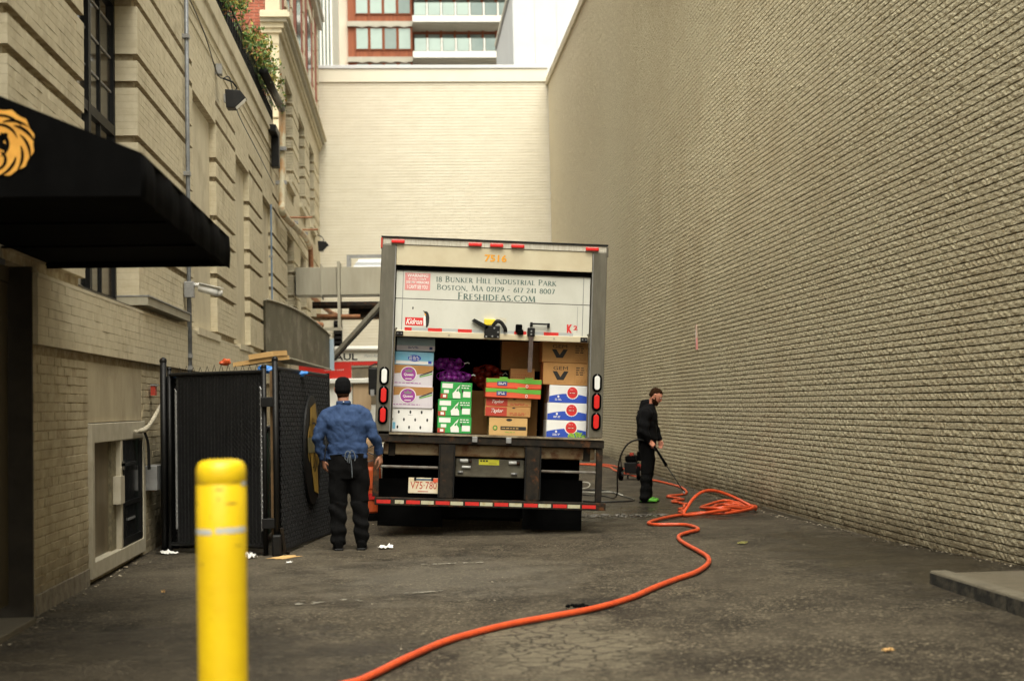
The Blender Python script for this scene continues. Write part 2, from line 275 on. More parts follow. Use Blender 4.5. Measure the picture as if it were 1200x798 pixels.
class MB:
    def __init__(s): s.v = []; s.f = []; s.m = []
    def add(s, vs, fs, mi=0):
        k = len(s.v); s.v += [tuple(v) for v in vs]; s.f += [tuple(i+k for i in f) for f in fs]; s.m += [mi]*len(fs); return s
    def box(s, x0, x1, y0, y1, z0, z1, mi=0):
        return s.add([(x0, y0, z0), (x1, y0, z0), (x1, y1, z0), (x0, y1, z0), (x0, y0, z1), (x1, y0, z1), (x1, y1, z1), (x0, y1, z1)],
                     [(0, 3, 2, 1), (4, 5, 6, 7), (0, 1, 5, 4), (1, 2, 6, 5), (2, 3, 7, 6), (3, 0, 4, 7)], mi)
    def prism(s, pts, axis, a, b, mi=0):
        # pts: 2D outline (counter-clockwise), extruded along an axis from a to b
        def P(p, t): return {'x': (t, p[0], p[1]), 'y': (p[0], t, p[1]), 'z': (p[0], p[1], t)}[axis]
        n = len(pts); vs = [P(p, a) for p in pts]+[P(p, b) for p in pts]
        fs = [tuple(range(n)), tuple(range(2*n-1, n-1, -1))]+[(i, i+n, (i+1) % n+n, (i+1) % n) for i in range(n)]
        return s.add(vs, fs, mi)
    def tube(s, pts, r, n=8, mi=0, closed=False, caps=True):
        pts = [Vector(p) for p in pts]; N = len(pts); rs = r if isinstance(r, list) else [r]*N
        prev = None; rings = []
        for i, p in enumerate(pts):
            a = pts[max(i-1, 0)] if not closed else pts[(i-1) % N]; b = pts[min(i+1, N-1)] if not closed else pts[(i+1) % N]
            t = (b-a); t = t.normalized() if t.length > 1e-9 else Vector((0, 0, 1))
            if prev is None:
                u = t.cross(Vector((0, 0, 1)));  u = u.normalized() if u.length > .05 else t.cross(Vector((1, 0, 0))).normalized()
            else:
                u = prev-t*prev.dot(t); u = u.normalized() if u.length > 1e-6 else prev
            prev = u; w = t.cross(u); rr = rs[i]
            rx, ry = rr if isinstance(rr, tuple) else (rr, rr)
            rings.append([p+u*math.cos(2*math.pi*k/n)*rx+w*math.sin(2*math.pi*k/n)*ry for k in range(n)])
        vs = [q for g in rings for q in g]; fs = []
        for i in range(N-1+(1 if closed else 0)):
            j = (i+1) % N
            for k in range(n): fs.append((i*n+k, i*n+(k+1) % n, j*n+(k+1) % n, j*n+k))
        if caps and not closed: fs += [tuple(range(n-1, -1, -1)), tuple(range((N-1)*n, N*n))]
        return s.add(vs, fs, mi)
    def cyl(s, p0, p1, r, n=12, mi=0): return s.tube([p0, p1], r, n, mi)
    def sphere(s, c, r, nu=10, nv=8, mi=0):
        rx, ry, rz = r if isinstance(r, tuple) else (r, r, r); vs = [(c[0], c[1], c[2]-rz)]
        for j in range(1, nv):
            a = math.pi*j/nv-math.pi/2
            for i in range(nu): b = 2*math.pi*i/nu; vs.append((c[0]+rx*math.cos(a)*math.cos(b), c[1]+ry*math.cos(a)*math.sin(b), c[2]+rz*math.sin(a)))
        vs.append((c[0], c[1], c[2]+rz)); fs = [(0, 1+(i+1) % nu, 1+i) for i in range(nu)]
        for j in range(nv-2):
            for i in range(nu): a = 1+j*nu+i; b = 1+j*nu+(i+1) % nu; fs.append((a, b, b+nu, a+nu))
        k = len(vs)-1; fs += [(k, k-nu+i, k-nu+(i+1) % nu) for i in range(nu)]
        return s.add(vs, fs, mi)
    def loft(s, rings, n=20, mi=0, power=2.):
        # rings: (centre, rx, ry, ux, uy) ; closed super-ellipse rings with caps
        vs = []
        for c, rx, ry, ux, uy in rings:
            c = Vector(c)
            for k in range(n):
                a = 2*math.pi*k/n; ca, sa = math.cos(a), math.sin(a)
                e = 2./power; vs.append(c+Vector(ux)*rx*math.copysign(abs(ca)**e, ca)+Vector(uy)*ry*math.copysign(abs(sa)**e, sa))
        fs = []; N = len(rings)
        for i in range(N-1):
            for k in range(n): fs.append((i*n+k, i*n+(k+1) % n, (i+1)*n+(k+1) % n, (i+1)*n+k))
        fs += [tuple(range(n-1, -1, -1)), tuple(range((N-1)*n, N*n))]
        return s.add(vs, fs, mi)
    def mesh(s, name, mats, smooth=False):
        me = bpy.data.meshes.new(name); me.from_pydata(s.v, [], s.f)
        for m in (mats if isinstance(mats, (list, tuple)) else [mats]): me.materials.append(m)
        if isinstance(mats, (list, tuple)) and len(mats) > 1: me.polygons.foreach_set('material_index', s.m)
        if smooth: me.polygons.foreach_set('use_smooth', [True]*len(s.f))
        bm = bmesh.new(); bm.from_mesh(me); bmesh.ops.recalc_face_normals(bm, faces=bm.faces); bm.to_mesh(me); bm.free()
        me.update(); return me
    def build(s, name, mats, parent=None, smooth=False, bevel=0., kind=None, loc=None, auto=False):
        me = s.mesh(name, mats, smooth)
        o = link(name, me, parent, loc)
        if bevel:
            b = o.modifiers.new('bevel', 'BEVEL'); b.width = bevel; b.segments = 2; b.limit_method = 'ANGLE'
        if auto:
            for p in me.polygons: p.use_smooth = True
            e = o.modifiers.new('edges', 'EDGE_SPLIT'); e.split_angle = R(35)
        if kind: o['kind'] = kind
        return o

PR = [(0, 0), (9, .04), (11.3, .085), (14, .0), (19.5, -.078), (23, -.075), (28.4, .01), (35.8, .17), (60, .2)]
def gz(x, y):
    w = float(np.interp(y, [a for a, b in PR], [b for a, b in PR])); f = min(max((x+.5)/5.5, 0), 1.2); return w*f**1.2

def smooth_path(pts, sub=6):
    P = [Vector(p) for p in pts]; out = []
    for i in range(len(P)-1):
        p0 = P[max(i-1, 0)]; p1 = P[i]; p2 = P[i+1]; p3 = P[min(i+2, len(P)-1)]
        for k in range(sub):
            t = k/sub; out.append(.5*((2*p1)+(p2-p0)*t+(2*p0-5*p1+4*p2-p3)*t*t+(3*p1-p0-3*p2+p3)*t**3))
    out.append(P[-1]); return out

# printed lettering as thin flat meshes, facing -Y, fitted to a box in x and z
_tmp = bpy.data.scenes.new('workbench')
def evaluated(o, keep=False):
    # evaluate one object by itself in a side scene and hand back its finished mesh
    _tmp.collection.objects.link(o)
    with bpy.context.temp_override(scene=_tmp, view_layer=_tmp.view_layers[0]):
        dg = bpy.context.evaluated_depsgraph_get(); me = bpy.data.meshes.new_from_object(o.evaluated_get(dg))
    bpy.data.objects.remove(o); return me
def text_me(s, mat_, shear=0., bold=0.):
    c = bpy.data.curves.new('lettering', 'FONT'); c.body = s; c.size = 1; c.shear = shear; c.offset = bold; c.resolution_u = 2
    me = evaluated(bpy.data.objects.new('lettering', c)); bpy.data.curves.remove(c); me.materials.clear(); me.materials.append(mat_); return me
def place_flat(me, parent, x0, x1, z0, z1, y, name='lettering'):
    a = np.empty(len(me.vertices)*3); me.vertices.foreach_get('co', a); a = a.reshape(-1, 3)
    lo, hi = a.min(0), a.max(0); b = np.empty_like(a)
    b[:, 0] = x0+(a[:, 0]-lo[0])/(hi[0]-lo[0])*(x1-x0); b[:, 2] = z0+(a[:, 1]-lo[1])/(hi[1]-lo[1])*(z1-z0); b[:, 1] = y
    me.vertices.foreach_set('co', b.ravel()); me.update(); me.name = name
    return link(name, me, parent)
def text(s, parent, x0, x1, z0, z1, y, m, shear=0., bold=0.): return place_flat(text_me(s, m, shear, bold), parent, x0, x1, z0, z1, y)

# inscriptional roman capitals drawn with thick and thin strokes
def arc(cx, cy, rx, ry, a0, a1, n=12): return [(cx+rx*math.cos(R(a0+(a1-a0)*i/n)), cy+ry*math.sin(R(a0+(a1-a0)*i/n))) for i in range(n+1)]
GL = {
 'A': (.78, [('t', [(.05, 0), (.40, 1)]), ('T', [(.40, 1), (.72, 0)]), ('t', [(.18, .36), (.6, .36)])]),
 'B': (.62, [('T', [(.12, 0), (.12, 1)]), ('C', arc(.12, .76, .36, .24, 90, -90)), ('C', arc(.12, .27, .44, .27, 90, -90))]),
 'C': (.78, [('C', arc(.48, .5, .42, .5, 48, 312, 20))]),
 'D': (.82, [('T', [(.12, 0), (.12, 1)]), ('C', arc(.12, .5, .62, .5, 90, -90, 18))]),
 'E': (.56, [('T', [(.12, 0), (.12, 1)]), ('t', [(.12, .97), (.5, .97)]), ('t', [(.12, .52), (.44, .52)]), ('t', [(.12, .03), (.52, .03)])]),
 'F': (.52, [('T', [(.12, 0), (.12, 1)]), ('t', [(.12, .97), (.5, .97)]), ('t', [(.12, .5), (.42, .5)])]),
 'H': (.82, [('T', [(.12, 0), (.12, 1)]), ('T', [(.70, 0), (.70, 1)]), ('t', [(.12, .5), (.7, .5)])]),
 'I': (.26, [('T', [(.13, 0), (.13, 1)])]),
 'K': (.70, [('T', [(.12, 0), (.12, 1)]), ('t', [(.14, .42), (.58, 1)]), ('T', [(.26, .56), (.66, 0)])]),
 'L': (.54, [('T', [(.12, 0), (.12, 1)]), ('t', [(.12, .03), (.52, .03)])]),
 'M': (.98, [('t', [(.10, 0), (.18, 1)]), ('T', [(.18, 1), (.49, .05)]), ('t', [(.49, .05), (.80, 1)]), ('T', [(.80, 1), (.88, 0)])]),
 'N': (.84, [('t', [(.12, 0), (.12, 1)]), ('T', [(.12, 1), (.72, 0)]), ('t', [(.72, 0), (.72, 1)])]),
 'O': (.90, [('C', arc(.45, .5, .40, .5, 0, 360, 24))]),
 'P': (.58, [('T', [(.12, 0), (.12, 1)]), ('C', arc(.12, .73, .40, .27, 90, -90))]),
 'R': (.66, [('T', [(.12, 0), (.12, 1)]), ('C', arc(.12, .74, .38, .26, 90, -90)), ('T', [(.28, .48), (.64, 0)])]),
 'S': (.52, [('C', arc(.27, .74, .19, .24, 40, 270)+arc(.27, .26, .21, .24, 90, -140))]),
 'T': (.66, [('T', [(.33, 0), (.33, 1)]), ('t', [(.04, .97), (.62, .97)])]),
 'U': (.78, [('T', [(.13, 1), (.13, .35)]), ('C', arc(.39, .32, .26, .31, 180, 360)), ('t', [(.65, .32), (.65, 1)])]),
 '0': (.60, [('C', arc(.3, .5, .24, .5, 0, 360, 20))]), '1': (.34, [('T', [(.17, 0), (.17, 1)]), ('t', [(.05, .86), (.17, 1)])]),
 '2': (.52, [('C', arc(.25, .74, .2, .25, 160, -40)+[(.06, .04)]), ('t', [(.06, .04), (.5, .04)])]),
 '4': (.58, [('T', [(.40, 0), (.40, 1)]), ('t', [(.40, 1), (.04, .3)]), ('t', [(.04, .3), (.54, .3)])]),
 '6': (.54, [('C', arc(.27, .3, .22, .3, 0, 360, 18)), ('C', [(.06, .36), (.14, .7), (.40, 1)])]),
 '7': (.52, [('t', [(.05, .96), (.48, .96)]), ('T', [(.48, .96), (.2, 0)])]),
 '8': (.54, [('C', arc(.27, .75, .18, .24, 0, 360, 16)), ('C', arc(.27, .26, .22, .26, 0, 360, 16))]),
 '9': (.54, [('C', arc(.27, .7, .22, .3, 0, 360, 18)), ('C', [(.48, .64), (.4, .3), (.14, 0)])]),
 ',': (.2, [('T', [(.12, .06), (.06, -.14)])]), '.': (.2, [('T', [(.1, 0), (.1, .1)])]), '-': (.4, [('t', [(.06, .4), (.34, .4)])])}
def roman(s, mat_):
    # upper-case letters of s full height, lower-case ones as small capitals
    mb = MB(); x = 0
    def seg(a, b, w, ox, sc):
        a = Vector((a[0]*sc+ox, a[1]*sc)); b = Vector((b[0]*sc+ox, b[1]*sc)); d = (b-a)
        if d.length < 1e-6: return
        d.normalize(); nrm = Vector((-d.y, d.x))*w/2; q = [a-nrm, b-nrm, b+nrm, a+nrm]; mb.add([(p.x, p.y, 0) for p in q], [(0, 1, 2, 3)])
    for ch in s:
        if ch == ' ': x += .42; continue
        sc = .80 if ch.islower() else (.84 if ch.isdigit() else 1.); w, st = GL[ch.upper()]
        for k, p in st:
            for i in range(len(p)-1):
                if k == 'C':   # stroke swells where it runs upright
                    dx, dy = p[i+1][0]-p[i][0], p[i+1][1]-p[i][1]; t = .055+.085*abs(dy)/math.hypot(dx, dy)
                else: t = .145 if k == 'T' else .06
                seg(p[i], p[i+1], t, x, sc)
            if k != 'C':
                for q in (p[0], p[-1]):
                    if q[1] in (0, 1) and ch.upper() in 'ABDEFHIKLMNPRTU17' : seg((q[0]-.11, abs(q[1]-.02)), (q[0]+.11, abs(q[1]-.02)), .045, x, sc)
        x += w*sc+.09
    me = mb.mesh('lettering', mat_)
    return me

# quick flat shapes for printed graphics, facing -Y
def flat(parent, name, pts, y, m):
    mb = MB(); mb.add([(p[0], y, p[1]) for p in pts], [tuple(range(len(pts)))]); return mb.build(name, m, parent)
def rect(parent, name, x0, x1, z0, z1, y, m): return flat(parent, name, [(x0, z0), (x1, z0), (x1, z1), (x0, z1)], y, m)
def oval(parent, name, cx, cz, rx, rz, y, m, n=24): return flat(parent, name, [(cx+rx*math.cos(2*math.pi*i/n), cz+rz*math.sin(2*math.pi*i/n)) for i in range(n)], y, m)
def crescent(mb, cx, cz, r, a0, a1, w, bow=0., n=12):
    # tapered lock of mane in the x,z plane
    o, i_ = [], []
    for i in range(n+1):
        t = i/n; a = R(a0+(a1-a0)*t); ww = w*math.sin(math.pi*min(1, t*.92+.08))**.8; rr = r*(1+bow*t)
        o.append((cx+(rr+ww/2)*math.cos(a), cz+(rr+ww/2)*math.sin(a))); i_.append((cx+(rr-ww/2)*math.cos(a), cz+(rr-ww/2)*math.sin(a)))
    for k in range(n): mb.add([(o[k][0], 0, o[k][1]), (o[k+1][0], 0, o[k+1][1]), (i_[k+1][0], 0, i_[k+1][1]), (i_[k][0], 0, i_[k][1])], [(0, 1, 2, 3)])

# ================================================================== GROUND
def grid(x0, x1, y0, y1, dx, dy, zf, name, m, kind='structure'):
    nx = max(1, int(round((x1-x0)/dx))); ny = max(1, int(round((y1-y0)/dy))); v = []; f = []
    for j in range(ny+1):
        for i in range(nx+1):
            x = x0+(x1-x0)*i/nx; y = y0+(y1-y0)*j/ny; v.append((x, y, zf(x, y)))
    for j in range(ny):
        for i in range(nx): a = j*(nx+1)+i; f.append((a, a+1, a+nx+2, a+nx+1))
    me = bpy.data.meshes.new(name); me.from_pydata(v, [], f); me.polygons.foreach_set('use_smooth', [True]*len(f)); me.materials.append(m)
    o = link(name, me); o['kind'] = kind; return o
XL, XR, YB = -2.74, 5.0, 47.6
def pothole(x, y):
    d = math.hypot((x-1.23)/.13, (y-10.27)/.16); return -.06*max(0, 1-d**2) if d < 1 else 0
grid(-3.6, 5.3, 6.4, 48.2, .10, .12, lambda x, y: gz(x, y)+.006*noise.noise(Vector((x*1.3, y*1.3, 0)))+.0025*noise.noise(Vector((x*6, y*6, 2)))+pothole(x, y), 'alley_ground', M['asphalt'])
tag(grid(-600, 600, -600, 900, 100, 100, lambda x, y: -.16, 'ground', mat('distant_paving', (.11, .10, .085), (.08, .07, .06), scale=.3, rough=.9)))
grid(-3.6, 5.3, -14, 6.4, .5, .5, lambda x, y: gz(x, y) if y > 6.3 else gz(x, y)*max(0, (y+2)/8.4), 'roadway', M['asphalt'])

# ================================================================== RIGHT-HAND BRICK WALL
CH = .0677
def rugged(seed, nx=4, nz=2):
    # one brick with a rough split face towards -x; local origin at centre of its face
    r = np.random.default_rng(seed); L = .2085; Hh = CH-.0125; v = []; f = []
    for j in range(nz+1):
        for i in range(nx+1):
            edge = i in (0, nx) or j in (0, nz)
            dx = r.uniform(-.007, .005) if j not in (0, nz) else r.uniform(-.002, .002)
            if j == nz: dx += .0015
            v.append((dx, -L/2+L*i/nx, -Hh/2+Hh*j/nz+(r.uniform(-.0022, .0022) if j in (0, nz) else 0)))
    W_ = nx+1
    for j in range(nz):
        for i in range(nx): a = j*W_+i; f.append((a, a+W_, a+W_+1, a+1))
    per = [i for i in range(W_)]+[j*W_+nx for j in range(1, nz+1)]+[nz*W_+i for i in range(nx-1, -1, -1)]+[j*W_ for j in range(nz-1, 0, -1)]
    base = len(v)
    for p in per: v.append((.06, v[p][1], v[p][2]))
    n = len(per)
    for k in range(n): f.append((per[k], per[(k+1) % n], base+(k+1) % n, base+k))
    return np.array(v), f
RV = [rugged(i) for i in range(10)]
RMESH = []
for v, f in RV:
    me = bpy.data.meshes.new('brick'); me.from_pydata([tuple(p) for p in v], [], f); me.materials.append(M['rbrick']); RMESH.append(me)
def plainbrick(hh, L, d):
    y, z = L/2, hh/2; v = np.array([(0, -y, -z), (0, y, -z), (0, y, z), (0, -y, z), (d, -y, -z), (d, y, -z), (d, y, z), (d, -y, z)])
    return v, [(0, 3, 2, 1), (0, 1, 5, 4), (1, 2, 6, 5), (2, 3, 7, 6), (3, 0, 4, 7)]
def batch(name, items, variants, m, parent, kind='stuff'):
    # items: (variant, x, y, z, tilt, sy, mirror) -> one joined mesh
    V = []; Fq = []; off = 0
    by = {}
    for it in items: by.setdefault(it[0], []).append(it)
    loops = []; counts = []
    for k, its in by.items():
        v, f = variants[k]; n = len(v); P = np.array([[i[1], i[2], i[3], i[4], i[5], i[6]] for i in its])
        vv = np.repeat(v[None], len(its), 0).copy()
        vv[:, :, 1] *= P[:, None, 4]; vv[:, :, 0] += vv[:, :, 1]*P[:, None, 3]; vv[:, :, 0] *= P[:, None, 5]
        vv += P[:, None, :3]; V.append(vv.reshape(-1, 3))
        fi = np.array([i for q in f for i in q]); fc = np.array([len(q) for q in f])
        loops.append((np.repeat(fi[None], len(its), 0)+(off+np.arange(len(its))*n)[:, None]).ravel()); counts.append(np.tile(fc, len(its))); off += n*len(its)
    V = np.concatenate(V); loops = np.concatenate(loops); counts = np.concatenate(counts)
    me = bpy.data.meshes.new(name); me.vertices.add(len(V)); me.vertices.foreach_set('co', V.ravel())
    me.loops.add(len(loops)); me.loops.foreach_set('vertex_index', loops); me.polygons.add(len(counts))
    st = np.concatenate([[0], np.cumsum(counts)[:-1]]); me.polygons.foreach_set('loop_start', st); me.polygons.foreach_set('loop_total', counts); me.polygons.foreach_set('use_smooth', np.zeros(len(counts), dtype=bool))
    me.update(calc_edges=True); me.validate(); me.materials.append(m); o = link(name, me, parent); o['kind'] = kind; return o

rw = thing('brick_wall', 'tall windowless wall of rough tan brick running down the right side of the alley', 'wall', (XR, 8.8, 0))
NC = int(12.42/CH); cand = []; field = []
for k in range(NC):
    z = -.11+CH*(k+.5); off = .105 if k % 2 else 0.
    sag = 0
    for j in range(int((YB-8.8)/.21)):
        y = 8.8+off+.105+.21*j
        if z < gz(5, y)-.09: continue
        z_ = z+.0016*noise.noise(Vector((y*.35, z*3, 0)))*2
        cand.append((math.hypot(math.hypot(y, 5), z-1.48) if y > 11.2 and abs(z-1.2-y*.14) < y*.33 else 99, rng.integers(10), XR+float(rng.normal(0, .0012)), y, z_, float(rng.normal(0, .004)), 1., 1.))
order = sorted(range(len(cand)), key=lambda i: cand[i][0])
near = set(order[:300])
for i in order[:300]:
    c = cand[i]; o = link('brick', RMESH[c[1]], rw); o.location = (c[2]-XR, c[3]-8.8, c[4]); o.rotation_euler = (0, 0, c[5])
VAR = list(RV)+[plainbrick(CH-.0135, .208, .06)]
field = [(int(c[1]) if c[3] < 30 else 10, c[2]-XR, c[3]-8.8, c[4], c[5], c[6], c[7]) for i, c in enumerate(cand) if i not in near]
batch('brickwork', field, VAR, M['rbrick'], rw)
MB().box(.022, .5, 0, YB-8.8, -.4, 12.28).build('mortar', M['rmortar'], rw)
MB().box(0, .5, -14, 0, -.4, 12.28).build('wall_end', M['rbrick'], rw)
MB().box(-.06, .56, -14, YB-8.8, 12.28, 12.52).build('coping', M['stucco'], rw)
MB().box(-.02, -.003, -8+11.5, -8+19, -.20, -.02).build('footing_strip', M['concrete'], rw)
# faded plastic marker strip on the wall
mk = thing('marker_strip', 'narrow faded pink and white vertical strip fixed to the rough brick wall', 'marker', (4.985, 24.0, 2.36))
MB().box(-.012, .012, -.035, .035, 0, .20).build('lower_strip', M['pinkred'], mk)
MB().box(-.012, .012, -.035, .035, .202, .43).build('upper_strip', mat('faded_pink', (.62, .45, .36), (.5, .36, .28), scale=30), mk)
MB().box(-.014, -.0125, -.012, .012, .10, .34).build('printed_line', M['whiteink'], mk)

# ================================================================== BACK WALL
bw = thing('cream_brick_wall', 'cream painted brick wall with pale coping closing the far end of the alley', 'wall', (1, YB, 0))
mb = MB(); z = -.1; i = 0
while z < 12.38:
    h = .083+rng.uniform(-.004, .004); x = -4.4-1
    while x < 4.0:
        L = rng.uniform(.55, .66); mb.add([(x, rng.normal(0, .0008), z), (x+L-.004, rng.normal(0, .0008), z), (x+L-.004, rng.normal(0, .0008), z+h), (x, rng.normal(0, .0008), z+h), (x, .03, z), (x+L-.004, .03, z), (x+L-.004, .03, z+h), (x, .03, z+h)], [(0, 1, 2, 3), (3, 2, 6, 7), (0, 4, 5, 1)]); x += L
    z += .1; i += 1
mb.build('brickwork', M['cream'], bw, kind='stuff')
MB().box(-5.4, 4.0, .012, .6, -.4, 12.4).build('mortar', mat('cream_joint', (.66, .60, .46), (.58, .52, .39), scale=6, rough=.9), bw)
MB().box(-5.4, 4.0, -.05, .65, 12.40, 12.85).build('coping', M['coping'], bw, bevel=.01)
MB().box(-5.4, 4.0, -.09, .68, 12.853, 12.97).build('flashing', M['whitemetal'], bw, bevel=.01)

# ================================================================== LEFT PAINTED BUILDING (podium)
LC = .0718; ZL0 = 2.61-.036-36*LC
GRO = {36, 44, 48, 56, 60, 68, 72, 80, 84}
lb = thing('painted_brick_building', 'low cream painted brick building with grooved piers and blind panels on the left', 'building', (XL, 7.0, 0))
PIER = [(2.0, 7.7), (10.1, 12.5), (15.0, 18.9), (21.2, 23.7), (25.7, 28.2), (30.3, 32.4)]
OPEN = [(7.7, 10.1), (12.5, 15.0)]
BLIND = [(18.9, 21.2), (23.7, 25.7), (28.2, 30.3)]
BAS = (12.56, 15.08)
def lz(k): return ZL0+LC*k
items = []   # (dist, x_face, y0, y1, z, depth)
def row(k, y0, y1, xf=XL, depth=.07, d0=None, d1=None):
    z = lz(k)+LC/2; L = .2135; y = y0; first = True
    s = (L/2 if k % 2 else L)
    while y < y1-.02:
        e = min(y+s, y1); s = L
        if y1-e < .05: e = y1
        dp = depth
        if d0 and y == y0: dp = d0
        if d1 and e == y1: dp = d1
        items.append((xf, y, e, z, dp)); y = e
for k in range(1, 27):
    row(k, 10.76, BAS[0]); row(k, BAS[1], 32.4)
for k in range(28, 35): row(k, 10.76, 32.4, XL+.035, .09)
for k in range(37, 80):
    if k in GRO: continue
    for a, b in PIER[1:]: row(k, a, b, XL, .09, .26, .26)
for k in range(80, 97):
    if k in (80, 84):
        for a, b in BLIND+OPEN[:0]: row(k, a, b)
        continue
    row(k, 7.7, 32.4)
random.shuffle(items)
def bdist(it):
    y = (it[1]+it[2])/2; z = it[3]
    vis = y > 10.8 and (z < 1.93 or z > 4.4 or z > 2.0) and z < 5.6
    return math.hypot(y, z-1.48)+(0 if it[2]-it[1] > .15 else 1.5) if vis else 99
items.sort(key=bdist)
LB = {}
def lbmesh(L, d, up=0):
    key = (round(L, 3), d, up)
    if key not in LB:
        hh = (LC-(.0022 if up else .009))/2; b = .0008 if up else .0025; y = L/2-(.0008 if up else .002); v = [(0, -y+b, -hh+b), (0, y-b, -hh+b), (0, y-b, hh-b), (0, -y+b, hh-b)]+[(-b, s*y, t*hh) for s, t in ((-1, -1), (1, -1), (1, 1), (-1, 1))]+[(-d, s*y, t*hh) for s, t in ((-1, -1), (1, -1), (1, 1), (-1, 1))]
        f = [(0, 1, 2, 3)]+[(i+4, (i+1) % 4+4, (i+1) % 4, i) for i in range(4)]+[(i+8, (i+1) % 4+8, (i+1) % 4+4, i+4) for i in range(4)]
        me = bpy.data.meshes.new('brick'); me.from_pydata(v, [], f); me.materials.append(M['lbrick' if up else 'lbrick_low']); LB[key] = (me, np.array(v), f)
    return LB[key]
for it in items[:300]:
    me = lbmesh(it[2]-it[1], it[4], int(it[3] > 1.95))[0]; o = link('brick', me, lb); o.location = (it[0]-XL+float(rng.normal(0, .0022 if it[3] < 1.95 else .0009)), (it[1]+it[2])/2-7, it[3]); o.rotation_euler = (float(rng.normal(0, .006)), float(rng.normal(0, .02)), float(rng.normal(0, .009)))
varl, idx = [], {}
fl = []
for it in items[300:]:
    key = (round(it[2]-it[1], 3), it[4], int(it[3] > 1.95)); lbmesh(it[2]-it[1], it[4], key[2])
    if key not in idx: idx[key] = len(varl); varl.append((LB[key][1], LB[key][2]))
    fl.append((idx[key], it[0]-XL+float(rng.normal(0, .0022 if it[3] < 1.95 else .0009)), (it[1]+it[2])/2-7, it[3], float(rng.normal(0, .009 if it[3] < 1.95 else .004)), 1., 1.))
low = [t for t in fl if t[3] < 1.95]; upp = [t for t in fl if t[3] >= 1.95]
batch('brickwork', upp, varl, M['lbrick'], lb); batch('lower_brickwork', low, varl, M['lbrick_low'], lb)
# mortar beds and core, in building-local coordinates
def lbx(name, x0, x1, y0, y1, z0, z1, m, parent=lb, **kw): return MB().box(x0, x1, y0-7, y1-7, z0, z1).build(name, m, parent, **kw)
mb = MB()
def mbx(x0, x1, y0, y1, z0, z1): mb.box(x0, x1, y0-7, y1-7, z0, z1)
j = -.0045
mbx(-.5, j, 10.77, BAS[0], -.3, lz(27)); mbx(-.5, j, BAS[1], 32.4, -.3, lz(27)); mbx(-.5, j-.03, BAS[0], BAS[1], -.3, .03)
mbx(-.5, -.045, 10.77, 32.4, lz(27), lz(28)); mbx(-.5, .028, 10.77, 32.4, lz(28), lz(35)); mbx(-.5, -.045, 10.77, 32.4, lz(35), lz(36))
for a, b in PIER[1:]:
    ks = sorted(GRO | {36}); lo = 37
    for g in sorted(GRO-{36})+[80]:
        if g <= 80 and lo < g: mbx(-.30, j, a+.004, b-.004, lz(lo), lz(g))
        if g < 80: mbx(-.30, -.055, a+.055, b-.03, lz(g), lz(g+1))
        lo = g+1
    mbx(-.30, -.055, a+.055, b-.03, lz(36), lz(37))
    for g in (80, 84): mbx(-.30, -.055, a, b, lz(g), lz(g+1))
for a, b in BLIND:
    for g in (80, 84): mbx(-.30, j, a, b, lz(g), lz(g+1))
mbx(-.5, j, 7.7, 32.4, lz(81), lz(84)); mbx(-.5, j, 7.7, 32.4, lz(85), lz(97)-.03)
mb.build('mortar', M['lmortar'], lb)
lbx('stucco_band', -.4, -.004, BAS[0]+.003, BAS[1]-.003, 1.40, lz(27)-.002, mat('dingy_render', (.44, .375, .25), (.34, .285, .185), scale=3, rough=.9, bump=.4, bscale=30, stretch=(1, 1, .4), c3=(.24, .19, .12), scale3=1.6, t3=(.5, .8)))
for a, b in BLIND:
    lbx('blind_panel', -.4, -.10, a-.02, b+.02, lz(35), 5.80, M['stucco'])
    lbx('sill', -.2, .05, a+.0, b-.0, lz(35)-.012, lz(36)+.01, M['stucco'])
mb = MB(); mb.prism([(10.77-7, lz(35)+.0), (32.4-7, lz(35)+.0), (32.4-7, lz(35)+.03), (10.77-7, lz(35)+.03)], 'x', -.3, .037); mb.build('water_table', M['stucco'], lb)
lbx('ledge', -.3, .09, 14.99, 17.9, lz(36)+.02, lz(37)+.035, M['duct'])
lbx('ledge_flashing', -.3, .105, 14.985, 17.92, lz(37)+.036, lz(37)+.05, M['galv'])
lbx('fascia', -.5, .03, 7.0, 32.4, lz(97)-.03, lz(97)+.26, M['stucco'], bevel=.008)
lbx('string_course', -.5, .07, 7.0, 32.4, lz(97)+.262, lz(97)+.33, M['stucco'], bevel=.008)
lbx('parapet', -.5, .045, 7.0, 32.4, lz(97)+.332, 7.55, M['stucco'], bevel=.01)
for s_ in (0, 1): lbx('groove_trim', -.1, .012, 10.1, 32.4, lz(92)+.02+s_*.18, lz(92)+.04+s_*.18, M['stucco'])
lbx('near_wall', -.5, 0, 2.0, 7.7, -.3, 7.2, M['lbrick'])
lbx('roof_slab', -9, -.5, 2.0, 32.4, 6.9, 7.1, M['stucco'])
# recessed doorway near the camera, under the awning
lbx('doorway_return', -.62, -.004, 10.73, 10.765, -.3, lz(36), mat('shade_dark_return', (.035, .027, .018), (.018, .014, .009), scale=4, rough=.85))  # near-black colour carries the shade inside the doorway
lbx('service_door', -.22, -.17, 7.7, 10.70, .10, 2.45, M['door'])
lbx('door_frame', -.24, -.12, 7.6, 7.7, 0, 2.5, M['frame']); lbx('door_transom', -.22, -.165, 7.7, 10.75, 2.46, lz(36), M['door'])
lbx('threshold', -.55, .10, 7.2, 10.42, -.1, .045, M['concrete'], bevel=.01)
lbx('plinth', -.02, .014, 10.78, BAS[0]-.01, -.1, .15, mat('cracked_render', (.25, .22, .165), (.13, .105, .075), scale=7, rough=.9, bump=.6, bscale=30), bevel=.006)
